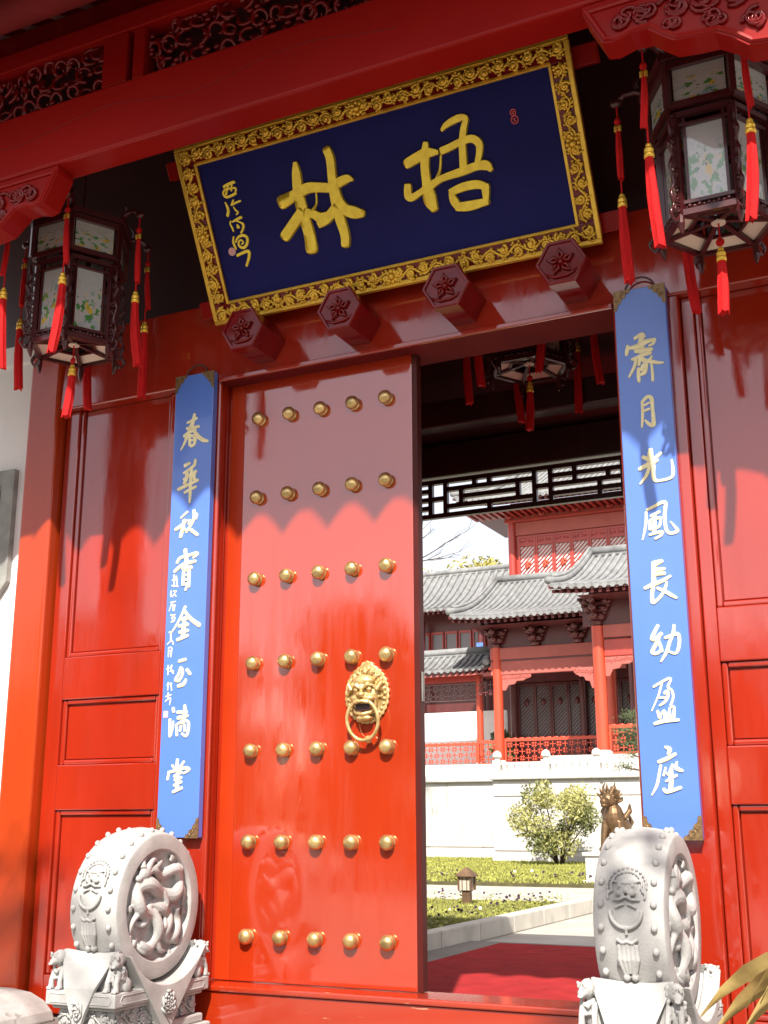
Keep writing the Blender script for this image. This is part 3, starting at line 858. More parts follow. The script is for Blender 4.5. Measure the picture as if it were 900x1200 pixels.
WU = [[(207,601,50),(267,617,53),(323,627,52),(378,618,25)],[(327,674,28),(313,624,46),(297,555,46),(292,484,50),(290,399,69),(303,350,44)],[(185,490,38),(178,442,44),(198,429,38),(249,445,31),(285,455,44),(336,474,37),(386,487,34),(492,495,43),(572,503,42),(622,495,48),(642,469,24)],[(425,716,15),(459,737,30),(521,752,36),(563,744,26),(543,699,33),(522,634,36),(511,565,39),(502,508,40)],[(408,619,37),(455,626,36),(509,637,36),(574,639,39),(606,607,39),(601,567,33),(583,525,30)],[(395,605,9),(377,537,12),(354,494,19)],[(409,409,19),(419,364,43),(437,324,37)],[(415,408,37),(483,419,43),(554,415,43),(595,397,36)],[(598,396,42),(593,356,36),(588,315,22)],[(434,328,43),(495,320,49),(589,321,36)]]
LIN = [[(-551,571,71),(-482,586,58),(-391,608,57),(-324,599,51),(-245,581,50),(-186,598,50),(-143,603,43),(-119,593,19)],[(-423,749,25),(-431,690,51),(-444,596,58),(-444,485,64),(-434,385,61),(-439,293,68)],[(-449,493,58),(-511,445,58),(-579,391,59)],[(-422,487,45),(-378,465,45),(-343,439,57),(-301,436,57)],[(-342,573,9),(-356,515,10),(-397,475,26)],[(-225,774,43),(-216,725,47),(-225,649,47),(-235,549,53),(-234,428,57),(-224,328,51),(-233,275,48)],[(-220,570,38),(-214,508,44),(-193,455,57),(-145,426,63),(-104,412,44)],[(-245,467,57),(-311,426,51),(-357,408,38)]]
SIGN = [[[(-891,730,16),(-856,737,16),(-820,740,16)],[(-857,735,11),(-874,709,11),(-888,687,14)],[(-836,735,11),(-849,699,10)],[(-889,713,11),(-904,694,11),(-885,671,14),(-826,679,14)],[(-889,713,14),(-848,712,11),(-819,705,11),(-828,680,11)]],[[(-904,647,7),(-898,624,14),(-897,598,16),(-909,574,16)],[(-850,648,9),(-869,624,11)],[(-867,624,11),(-834,631,11),(-808,634,11)],[(-858,611,7),(-850,592,9),(-838,578,9),(-851,568,9)]],[[(-826,548,16),(-859,542,14),(-886,535,9)],[(-895,541,9),(-904,528,9),(-897,506,10),(-894,484,9)],[(-870,540,11),(-843,525,9),(-824,508,14),(-831,484,14),(-849,466,11)],[(-862,512,11),(-853,497,11),(-865,500,9)]],[[(-901,455,9),(-911,426,14),(-904,388,12)],[(-896,423,9),(-875,445,14),(-842,451,16),(-819,433,16),(-828,400,16),(-855,384,16),(-878,398,14),(-877,419,12),(-859,429,9),(-848,413,9),(-860,405,9)]],[[(-906,351,16),(-873,357,16),(-836,361,18),(-827,348,18),(-841,316,16),(-862,285,14)]]]
for nm, data in (('character', WU), ('character', LIN)):
    mb = MB()
    for k, s in enumerate(data):
        stroke(mb, s, pp(0, 0, 0.0), pu, pv, pn, 0.018, k, fat=1.12)
    part(mb, nm, 'gold_letter', plaque, angle=60)
for ch in SIGN:
    mb = MB()
    for k, s in enumerate(ch):
        stroke(mb, s, pp(0, 0, 0.0), pu, pv, pn, 0.006, k, fat=1.1)
    part(mb, 'small_character', 'gold_letter', plaque, angle=60)
def disc(c_u, c_v, r, n_, mb):
    mb.lathe([(0, n_), (r, n_), (r * 1.02, 0.0)], 18, lambda a, b, h: pp(c_u + a, c_v + b, h))
    return mb
sl1 = disc(-0.934, 0.378, 0.023, 0.003, MB())
part(sl1, 'round_seal', 'seal_pink', plaque)
sm = MB()
for c_u, c_v, r in ((0.805, 0.7115, 0.014), (0.807, 0.676, 0.018)):
    sm.tube([pp(c_u + r * math.cos(R(30 * k)), c_v + r * 1.1 * math.sin(R(30 * k)), 0.002) for k in range(12)], 0.0032, 6, closed=True)
    sm.tube([pp(c_u - r * 0.6, c_v + r * 0.2, 0.002), pp(c_u + r * 0.6, c_v + r * 0.3, 0.002)], 0.0022, 5)
    sm.tube([pp(c_u - r * 0.1, c_v + r * 0.7, 0.002), pp(c_u + r * 0.1, c_v - r * 0.7, 0.002)], 0.0022, 5)
    sm.tube([pp(c_u - r * 0.5, c_v - r * 0.4, 0.002), pp(c_u + r * 0.5, c_v - r * 0.3, 0.002)], 0.0022, 5)
part(sm, 'small_seal', 'seal_red', plaque, smooth=True)
for v_ in (0.09, PH - 0.10):                             # battens the plaque is fixed to
    part(slab(MB(), -hw - 0.115, hw + 0.115, v_ - 0.05, v_ + 0.05, -0.10, -0.036), 'batten', 'beam_red', plaque, bevel=0.004)

# ------------------------------------------------------------------ couplet boards hung on the door posts
def couplet(cx, wdt, chars, small, label):
    z0, z1 = 0.94, 3.525
    t = thing('couplet_board', (cx, -0.15, z0), label, 'couplet board', None)
    part(MB().box(cx - wdt / 2, cx + wdt / 2, -0.150, -0.108, z0, z1), 'board', 'board_blue', t, bevel=0.003)
    O = V(cx, -0.1505, 0.94)
    for ch in chars:
        mb = MB()
        for k, s in enumerate(ch):
            stroke(mb, s, O, V(1, 0, 0), V(0, 0, 1), V(0, -1, 0), 0.0045, k, fat=1.0)
        part(mb, 'character', 'cream_gold', t, angle=60)
    for ch in small:
        mb = MB()
        for k, s in enumerate(ch):
            stroke(mb, s, O, V(1, 0, 0), V(0, 0, 1), V(0, -1, 0), 0.0025, k)
        part(mb, 'small_character', 'cream_gold', t, angle=60)
    for sx in (-1, 1):
        for sz in (-1, 1):
            xe = cx + sx * (wdt / 2 + 0.002); ze = (z1 + 0.002) if sz > 0 else (z0 - 0.002)
            o2 = [(0, 0), (0.085, 0), (0.078, -0.018), (0.060, -0.022), (0.058, -0.040), (0.040, -0.046), (0.034, -0.066), (0.020, -0.074), (0.016, -0.098), (0, -0.105)]
            mb = MB().prism(o2, lambda a, b, d, xe=xe, ze=ze, sx=sx, sz=sz: (xe - sx * a, d, ze + sz * b), -0.1535, -0.1495)
            for q in range(3):
                sp = spiral(0.018 + 0.02 * q, -0.055 + 0.02 * q, 0.012, 1.1, q, 1, 9)
                mb.tube([(xe - sx * a, -0.154, ze + sz * b) for a, b in sp], 0.0022, 5)
            part(mb, 'corner_fitting', 'corner_metal', t)
    lp = [V(cx + 0.075 * math.cos(R(a)), -0.128, z1 - 0.01 + 0.075 * math.sin(R(a))) for a in range(0, 181, 12)]
    part(MB().tube(lp, 0.005, 8), 'hanging_loop', 'wire', t, smooth=True)
    return t
RIGHT = [[[(-31,2328,18),(2,2343,18),(12,2329,14)],[(2,2341,23),(-5,2299,28),(-4,2251,27)],[(-69,2292,18),(-75,2264,21),(-78,2250,14)],[(-69,2282,14),(-24,2283,28),(17,2300,27),(62,2305,14)],[(62,2303,14),(52,2284,14),(34,2277,11)],[(-30,2261,23),(10,2258,27),(43,2257,18)],[(-50,2221,16),(-18,2230,18),(9,2239,23),(36,2239,18)],[(-33,2214,16),(-46,2178,16),(-71,2135,11)],[(-14,2220,18),(-21,2188,14)],[(-10,2224,23),(7,2206,23),(37,2196,20),(72,2183,16),(96,2180,8)],[(43,2219,11),(29,2203,14),(1,2184,18),(-9,2162,18)],[(14,2182,20),(3,2146,23),(-15,2137,14)],[(-24,2169,16),(-26,2132,18),(-25,2106,16)],[(39,2182,11),(41,2139,14),(40,2100,14)]],[[(-17,1995,14),(-17,1958,14),(-20,1917,14),(-25,1876,10)],[(-16,2000,16),(9,2021,18),(28,2011,20),(30,1964,17),(31,1918,19),(29,1879,22),(10,1885,18),(-7,1906,11)],[(-11,1980,11),(16,1990,11)],[(-13,1953,13),(14,1960,13)]],[[(8,1756,23),(4,1714,30),(4,1683,25)],[(-27,1727,19),(-9,1715,21)],[(55,1735,15),(33,1718,17),(16,1703,17)],[(-47,1671,19),(-19,1684,23),(15,1695,25),(36,1703,17)],[(-1,1675,17),(-20,1634,17),(-49,1599,9)],[(18,1677,19),(13,1634,19),(22,1607,17),(51,1604,13),(84,1608,15),(103,1620,16),(106,1657,15),(103,1696,8)]],[[(-30,1460,12),(-33,1418,13),(-42,1372,12),(-54,1332,7)],[(-25,1472,12),(10,1485,15),(44,1498,17),(62,1492,17),(55,1446,17),(54,1395,16),(60,1361,16),(79,1349,16),(108,1356,16),(97,1378,12),(79,1403,7)],[(-7,1440,15),(29,1455,15)],[(8,1443,17),(4,1405,21),(1,1363,19)],[(-17,1412,15),(-17,1378,15)],[(-14,1420,12),(32,1427,14),(35,1419,12),(25,1386,14),(-17,1378,12)],[(-20,1351,12),(11,1358,14),(39,1359,14),(30,1343,14),(5,1331,12)]],[[(-1,1216,28),(26,1223,18)],[(-10,1217,23),(-13,1175,21),(-16,1125,23)],[(-3,1188,18),(36,1187,14)],[(-9,1166,21),(34,1166,18)],[(-56,1105,16),(-16,1120,21),(21,1131,18),(60,1150,13)],[(-16,1120,18),(-26,1075,18),(-26,1038,18),(-10,1042,16),(17,1067,16),(37,1102,14),(43,1124,11)],[(1,1100,14),(31,1084,16),(57,1066,17),(81,1050,13)]],[[(-10,928,16),(-25,902,18),(-40,873,18),(-23,870,18),(3,891,18)],[(-4,887,18),(-22,847,18),(-42,813,18),(-22,805,16),(1,819,16)],[(-8,856,13),(-1,828,16),(3,812,11)],[(20,872,13),(45,879,17),(76,886,17),(83,858,15),(74,814,15),(60,800,12),(36,808,10)],[(63,925,13),(57,891,16),(38,848,16),(23,809,16),(-4,768,10)]],[[(-45,657,11),(-12,674,12),(23,690,12),(33,684,11),(19,653,12),(35,636,11),(39,606,11),(26,573,11)],[(-7,672,10),(-25,619,9),(-59,552,6)],[(2,627,15),(15,634,15),(16,612,15),(2,589,14),(-23,573,9)],[(-21,607,9),(8,608,12)],[(-34,549,12),(-26,522,17)],[(-26,522,10),(-5,550,12),(-2,516,19)],[(20,559,10),(15,520,19)],[(25,563,11),(40,563,11),(34,520,17)],[(-50,494,14),(-8,505,19),(55,507,13)]],[[(-10,392,11),(8,382,21),(2,363,14)],[(-43,329,15),(-9,340,19),(31,360,15)],[(-35,312,12),(-44,275,13),(-57,228,13),(-81,188,7)],[(-14,302,10),(-25,270,10)],[(-17,284,10),(-6,274,9)],[(16,316,9),(7,283,21),(7,250,21),(2,213,19)],[(36,325,10),(32,301,19),(57,289,13)],[(-15,246,10),(30,269,13)],[(-27,211,14),(-13,201,17),(45,217,15)]]]
LEFT = [[[(8,2335,20),(2,2306,25),(-13,2265,28),(-35,2217,23),(-56,2168,16),(-76,2136,8)],[(-38,2293,14),(23,2312,18)],[(-39,2260,18),(39,2260,18)],[(-56,2217,20),(-11,2241,23),(15,2244,23)],[(5,2244,20),(39,2201,25),(72,2175,25),(104,2164,17)],[(-21,2215,18),(-16,2158,20)],[(-16,2214,15),(17,2200,23),(14,2158,20),(-7,2149,18)],[(-14,2185,13),(18,2183,13)]],[[(-42,2038,23),(-13,2048,17)],[(26,2061,17),(20,2032,20),(-12,2013,17),(-48,1994,15)],[(-27,2001,20),(-30,1960,25),(-42,1934,22)],[(2,2011,20),(0,1947,22),(0,1878,20),(-1,1818,13)],[(-46,1957,17),(1,1979,17),(35,1993,17)],[(27,1994,20),(23,1953,20),(50,1940,15)],[(-81,1902,20),(-28,1918,22),(48,1938,16)],[(-37,1878,16),(-1,1891,20),(36,1903,16)]],[[(-56,1732,11),(-15,1761,15)],[(-87,1668,21),(-49,1688,22),(-18,1712,17)],[(-34,1714,22),(-42,1665,24),(-53,1623,22)],[(-42,1656,20),(-26,1663,17)],[(30,1763,20),(34,1724,22),(15,1686,20),(-15,1644,15)],[(16,1654,22),(59,1622,19)],[(49,1740,19),(46,1716,15)],[(4,1712,13),(-1,1691,12)]],[[(-18,1541,24),(-14,1514,22)],[(-70,1475,17),(-50,1500,19),(-3,1508,19),(54,1518,19),(64,1510,17),(39,1495,13)],[(-83,1427,20),(-43,1454,22),(4,1468,24),(51,1472,18)],[(-8,1495,24),(-7,1429,24)],[(-31,1440,19),(26,1439,22)],[(-23,1421,18),(-24,1347,18)],[(14,1427,19),(15,1334,18)],[(-19,1399,12),(12,1400,12)],[(-23,1373,13),(14,1374,13)],[(-24,1347,14),(12,1352,14)],[(10,1348,19),(-4,1316,15)]],[[(-3,1220,17),(-29,1168,15),(-60,1118,12),(-92,1078,8)],[(-7,1199,18),(34,1154,22),(92,1114,26)],[(-22,1153,18),(12,1155,18)],[(-37,1117,20),(16,1122,21)],[(-5,1157,23),(-8,1096,28),(-12,1054,26)],[(-33,1083,18),(20,1089,18)],[(-45,1042,20),(19,1061,19)]],[[(-28,924,18),(11,931,19)],[(-15,886,20),(-30,850,18),(-48,824,18),(-23,820,18),(-2,853,15),(-6,881,13)],[(-27,790,20),(6,798,23),(19,820,16)],[(25,875,18),(45,851,19)]],[[(-55,670,19),(-51,655,19)],[(-73,612,15),(-71,567,17),(-68,523,16),(-52,567,12),(-51,601,10)],[(20,682,16),(22,637,24),(12,594,24)],[(-24,649,19),(33,649,16)],[(-19,619,22),(37,629,19)],[(-29,580,14),(-23,527,14)],[(-26,585,14),(18,603,16),(48,592,16),(47,544,16),(36,522,16),(9,535,12)],[(1,575,15),(-4,550,14)],[(25,579,15),(26,549,14)]],[[(-14,398,17),(-15,352,20)],[(-45,370,13),(-30,355,13)],[(28,387,14),(6,362,16)],[(-67,325,14),(-71,298,14)],[(-67,334,16),(-17,345,17),(41,356,17),(65,346,14),(31,328,12)],[(-28,314,17),(13,333,17)],[(-24,295,17),(14,306,16)],[(-8,328,21),(-9,247,24)],[(-28,267,15),(15,283,16)],[(-32,233,17),(20,252,17)]]]
SMALL = [[[(-87,1405,11),(-84,1343,8)],[(-100,1349,7),(-58,1341,8)],[(-71,1399,8),(-63,1341,7)],[(-97,1379,8),(-65,1381,8)]],[[(-102,1317,8),(-103,1288,8)],[(-87,1318,7),(-67,1314,7),(-81,1301,6),(-91,1285,7)],[(-81,1301,6),(-67,1286,6)]],[[(-101,1254,7),(-70,1257,7)],[(-92,1251,7),(-110,1207,5)],[(-83,1239,10),(-85,1210,8)],[(-72,1238,6),(-76,1205,6)]],[[(-97,1183,7),(-69,1183,7)],[(-91,1168,8),(-71,1169,7),(-73,1148,6),(-93,1144,7)],[(-85,1182,6),(-84,1144,6)]],[[(-104,1088,7),(-81,1091,7)],[(-92,1078,10),(-90,1045,10)],[(-112,1023,6),(-84,1040,7),(-72,1020,6)]],[[(-102,1003,6),(-102,952,5)],[(-99,1003,6),(-82,1000,7),(-85,951,6)],[(-98,984,5),(-84,984,5)],[(-99,970,5),(-85,970,5)]],[[(-110,887,7),(-88,893,6)],[(-100,905,7),(-100,854,6)],[(-77,904,9),(-79,881,9),(-64,861,7)],[(-87,872,5),(-62,875,5)]],[[(-103,799,6),(-72,806,6)],[(-95,812,6),(-96,771,5)],[(-78,809,6),(-70,769,6)]],[[(-93,756,7),(-91,721,7)],[(-107,737,7),(-74,745,7)],[(-108,712,7),(-76,730,7),(-80,691,5)]]]
couplet(1.252, 0.248, RIGHT, [], 'long blue board of eight pale gold characters beside the open doorway')
tL = couplet(-1.335, 0.262, LEFT, SMALL, 'long blue board of gold characters with a small written column, beside the closed door leaf')
part(MB().box(-1.335 - 0.118, -1.335 - 0.088, -0.152, -0.1502, 0.94 + 0.625, 0.94 + 0.66), 'square_seal', 'seal_pink', tL)

# ------------------------------------------------------------------ hexagonal palace lanterns
def build_lantern(label):
    t = thing('palace_lantern', (0, 0, 0), label, 'lantern', 'hexagonal palace lanterns')
    def hx(r, k, z, off=0.0):
        a = R(60 * k + off)
        return V(r * math.cos(a), r * math.sin(a), z)
    RB, RU = 0.262, 0.305
    fr = MB()
    for k in range(6):
        a, b = hx(RB, k, -0.045), hx(RB, k, 0.495)
        fr.bar(a, b, 0.030, 0.030, upv=tuple(hx(1, k, 0)))
        for z, h_, r_ in ((-0.035, 0.030, RB), (0.02, 0.018, RB - 0.01), (0.485, 0.028, RB), (0.43, 0.016, RB - 0.01), (0.525, 0.03, RU - 0.01), (0.735, 0.035, RU + 0.005), (0.775, 0.03, RU + 0.03)):
            fr.bar(hx(r_, k, z), hx(r_, k + 1, z), 0.026, h_)
        fr.bar(hx(RU, k, 0.52), hx(RU, k, 0.76), 0.03, 0.03, upv=tuple(hx(1, k, 0)))
        # inner bars beside each post
        for q in (0.13, 0.87):
            p = hx(RB - 0.012, k, -0.02).lerp(hx(RB - 0.012, k + 1, -0.02), q); p2 = p + V(0, 0, 0.49)
            fr.bar(p, p2, 0.014, 0.014)
        fr.bar(hx(RB, k, -0.04), V(0, 0, 0.016), 0.026, 0.022)       # sloping ribs under the lantern
        fr.bar(hx(RB * 0.55, k, -0.01), hx(RB * 0.55, k + 1, -0.01), 0.016, 0.014)
        fr.tube([hx(RB + 0.005, k, -0.04), hx(RB + 0.012, k, -0.09), hx(RB + 0.004, k, -0.14)], [0.012, 0.02, 0.006], 8)   # corner drops
    fr.lathe([(RU + 0.04, 0.79), (0.17, 0.86), (0.12, 0.90), (0.05, 0.93), (0.0, 0.93)], 6, None)
    fr.tube([(0, 0, 0.92), (0, 0, 1.35)], 0.008, 6)
    part(fr, 'frame', 'lantern_wood', t)
    fx = t
    first = {}
    for k in range(6):
        def pane(key, r, z0, z1, q0, q1, name):
            if key not in first:
                a0, b0 = hx(r, 0, 0), hx(r, 1, 0)
                pa, pb = a0.lerp(b0, q0), a0.lerp(b0, q1)
                mb = MB(); mb.quad_uv([pb + V(0, 0, z0), pa + V(0, 0, z0), pa + V(0, 0, z1), pb + V(0, 0, z1)][::1])
                inn_ = 0.985
                mb.quad_uv([pa * inn_ + V(0, 0, z0), pb * inn_ + V(0, 0, z0), pb * inn_ + V(0, 0, z1), pa * inn_ + V(0, 0, z1)])
                first[key] = mb.build(name, 'painted_glass', t)
            else:
                o = bpy.data.objects.new(name, first[key].data); col.objects.link(o); o.parent = t; o.rotation_euler = (0, 0, R(60 * k))
        pane('b', RB - 0.014, 0.025, 0.425, 0.15, 0.85, 'painted_pane')
        pane('u', RU - 0.012, 0.542, 0.718, 0.08, 0.92, 'upper_pane')
        if 'f' not in first:
            mb = MB(); mb.poly([hx(RB * 0.94, 0, -0.030), hx(RB * 0.94, 1, -0.030), hx(RB * 0.56, 1, -0.002), hx(RB * 0.56, 0, -0.002)])
            first['f'] = mb.build('bottom_pane', 'cream', t)
        else:
            o = bpy.data.objects.new('bottom_pane', first['f'].data); col.objects.link(o); o.parent = t; o.rotation_euler = (0, 0, R(60 * k))
        # carved openwork bracket at each corner
        d = hx(1, k, 0)
        if 'c' not in first:
            cb = MB()
            d0 = hx(1, 0, 0)
            def cpt(a, z): return d0 * (RB + a) + V(0, 0, z - 0.14)
            cc = catmull([(0.012, 0.62), (0.045, 0.60), (0.040, 0.52), (0.058, 0.46), (0.038, 0.40), (0.058, 0.33), (0.040, 0.26), (0.062, 0.20), (0.050, 0.14), (0.075, 0.09), (0.045, 0.055), (0.010, 0.10)], 5)
            cb.tube([cpt(a, b) for a, b in cc], [0.009 + 0.003 * math.sin(i_ * 0.9) for i_ in range(len(cc))], 7)
            for zz in (0.12, 0.18, 0.24, 0.30, 0.36, 0.42, 0.48, 0.54):
                sp = spiral(0.026, zz, 0.026, 1.2, zz * 20, 1 if int(zz * 50) % 2 else -1, 9)
                cb.tube([cpt(a, b) for a, b in sp], 0.0075, 6)
            first['c'] = cb.build('carved_bracket', 'lantern_wood', t, smooth=True)
            ar = MB()
            ar.tube([d0 * 0.28 + V(0, 0, 0.78), d0 * 0.36 + V(0, 0, 0.83), d0 * 0.42 + V(0, 0, 0.83), d0 * 0.46 + V(0, 0, 0.79)], [0.016, 0.018, 0.018, 0.014], 8)
            ar.ball(d0 * 0.46 + V(0, 0, 0.79), (0.035, 0.022, 0.024), 10, 6)
            ar.tube([d0 * 0.35 + V(0, 0, 0.83), d0 * 0.36 + V(0, 0, 0.88), d0 * 0.33 + V(0, 0, 0.91)], [0.012, 0.01, 0.004], 6)
            first['a'] = ar.build('dragon_arm', 'lantern_wood', t, smooth=True)
            tr = MB()
            pa, pb = hx(RB + 0.004, 0, 0), hx(RB + 0.004, 1, 0)
            for q in range(9):
                p = pa.lerp(pb, 0.16 + 0.085 * q); tr.ball(p + V(0, 0, -0.005 - 0.006 * (q % 2)), (0.012, 0.012, 0.011), 7, 5)
            tr.bar(pa.lerp(pb, 0.1) + V(0, 0, -0.012), pa.lerp(pb, 0.9) + V(0, 0, -0.012), 0.006, 0.016)
            first['t'] = tr.build('carved_trim', 'lantern_wood', t, smooth=True)
        else:
            for key, nm in (('c', 'carved_bracket'), ('a', 'dragon_arm'), ('t', 'carved_trim')):
                o = bpy.data.objects.new(nm, first[key].data); col.objects.link(o); o.parent = t; o.rotation_euler = (0, 0, R(60 * k))
        rn = random.Random(k)
        pt_ = d * 0.46
        tassel(t, pt_ + V(0, 0, 0.77), rn, True, k)
    part(MB().lathe([(0, -0.006), (0.034, -0.006), (0.036, 0.0), (0.034, 0.006), (0, 0.006)], 24), 'bottom_disc', 'cream', t)
    tassel(t, V(0, 0, 0.0), random.Random(9), False, 9)
    return t
def tassel(t, top, rn, double, k):
    """red silk tassel with gold collars; the double kind has an upper and a lower skirt"""
    sk = MB(); gd = MB(); beads = []
    def skirt(p, ln, r0, r1, bend=(0, 0)):
        n = 9
        pts = []; rad = []
        for i in range(n + 1):
            s = i / n
            pts.append(p + V(bend[0] * s * s, bend[1] * s * s, -ln * s)); rad.append(r0 + (r1 - r0) * min(1, s * 2.2) - 0.002 * max(0, s - .8))
        # fluted skirt with a ragged hem
        m_ = 12
        rings = []
        for i, (q, r_) in enumerate(zip(pts, rad)):
            rg_ = []
            for a in range(m_):
                an = 2 * math.pi * a / m_
                rr = r_ * (1.0 + (0.16 if a % 2 else -0.10))
                dz = rn.uniform(-0.02, 0.004) if i == n else 0
                rg_.append(q + V(rr * math.cos(an), rr * math.sin(an), dz))
            rings.append(sk.add(rg_))
        for i in range(n):
            for a in range(m_):
                sk.face((rings[i] + a, rings[i] + (a + 1) % m_, rings[i + 1] + (a + 1) % m_, rings[i + 1] + a))
        sk.face([rings[-1] + a for a in range(m_)]); sk.face([rings[0] + a for a in range(m_ - 1, -1, -1)])
        return pts[-1]
    z = top.z
    if double:
        sk.tube([top, top - V(0, 0, 0.10)], 0.005, 6)
        sk.ball(top - V(0, 0, 0.085), (0.018, 0.018, 0.022), 8, 6)
        for s in (-1, 1):
            off = V(0.010 * s, -0.004, 0)
            beads.append(MB().lathe([(0.009, 0), (0.011, -0.008), (0.009, -0.016), (0.011, -0.024), (0.009, -0.032)], 10, lambda a, b, h, off=off: top + off + V(a, b, h - 0.115)))
        skirt(top - V(0, 0, 0.125), 0.30 + rn.uniform(-.03, .02), 0.010, 0.016, (rn.uniform(-.02, .02), rn.uniform(-.02, .02)))
        sk.tube([top - V(0, 0, 0.12), top - V(0, 0, 0.52)], 0.0045, 6)
        b0 = top - V(0, 0, 0.50)
    else:
        sk.tube([top, top - V(0, 0, 0.16)], 0.0045, 6)
        sk.ball(top - V(0, 0, 0.105), (0.022, 0.008, 0.024), 6, 4)
        b0 = top - V(0, 0, 0.13)
    gd.lathe([(0.004, 0.0), (0.012, -0.004), (0.016, -0.016), (0.013, -0.024), (0.022, -0.030), (0.023, -0.044), (0.019, -0.048), (0.024, -0.056), (0.025, -0.074), (0.020, -0.078), (0.0, -0.078)], 14, lambda a, b, h: b0 + V(a, b, h))
    skirt(b0 - V(0, 0, 0.074), (0.42 if double else 0.27) + rn.uniform(-.03, .03), 0.018, 0.025, (rn.uniform(-.03, .03), rn.uniform(-.03, .03)))
    so = part(sk, 'tassel', 'tassel', t, smooth=False, angle=70)
    part(gd, 'tassel_collar', 'gold', so, smooth=True)
    for b_ in beads: part(b_, 'tassel_bead', 'gold', so, smooth=True)
lan = build_lantern('dark hexagonal lantern with painted glass hanging above the bay next to the white wall')
lan2 = copy_tree(lan); lan3 = copy_tree(lan)
for l_ in (lan, lan2, lan3): l_.scale = (0.89, 0.89, 0.89)
lan.location = (-1.80, -0.66, 3.60)
lan2.location = (1.725, -0.66, 3.515)
lan2['label'] = 'dark hexagonal lantern with sky-reflecting glass hanging over the doorway couplet board'
lan3.location = (0.30, 1.02, 3.72)
lan3['label'] = 'unlit hexagonal lantern hanging in the dark passage behind the lintel'

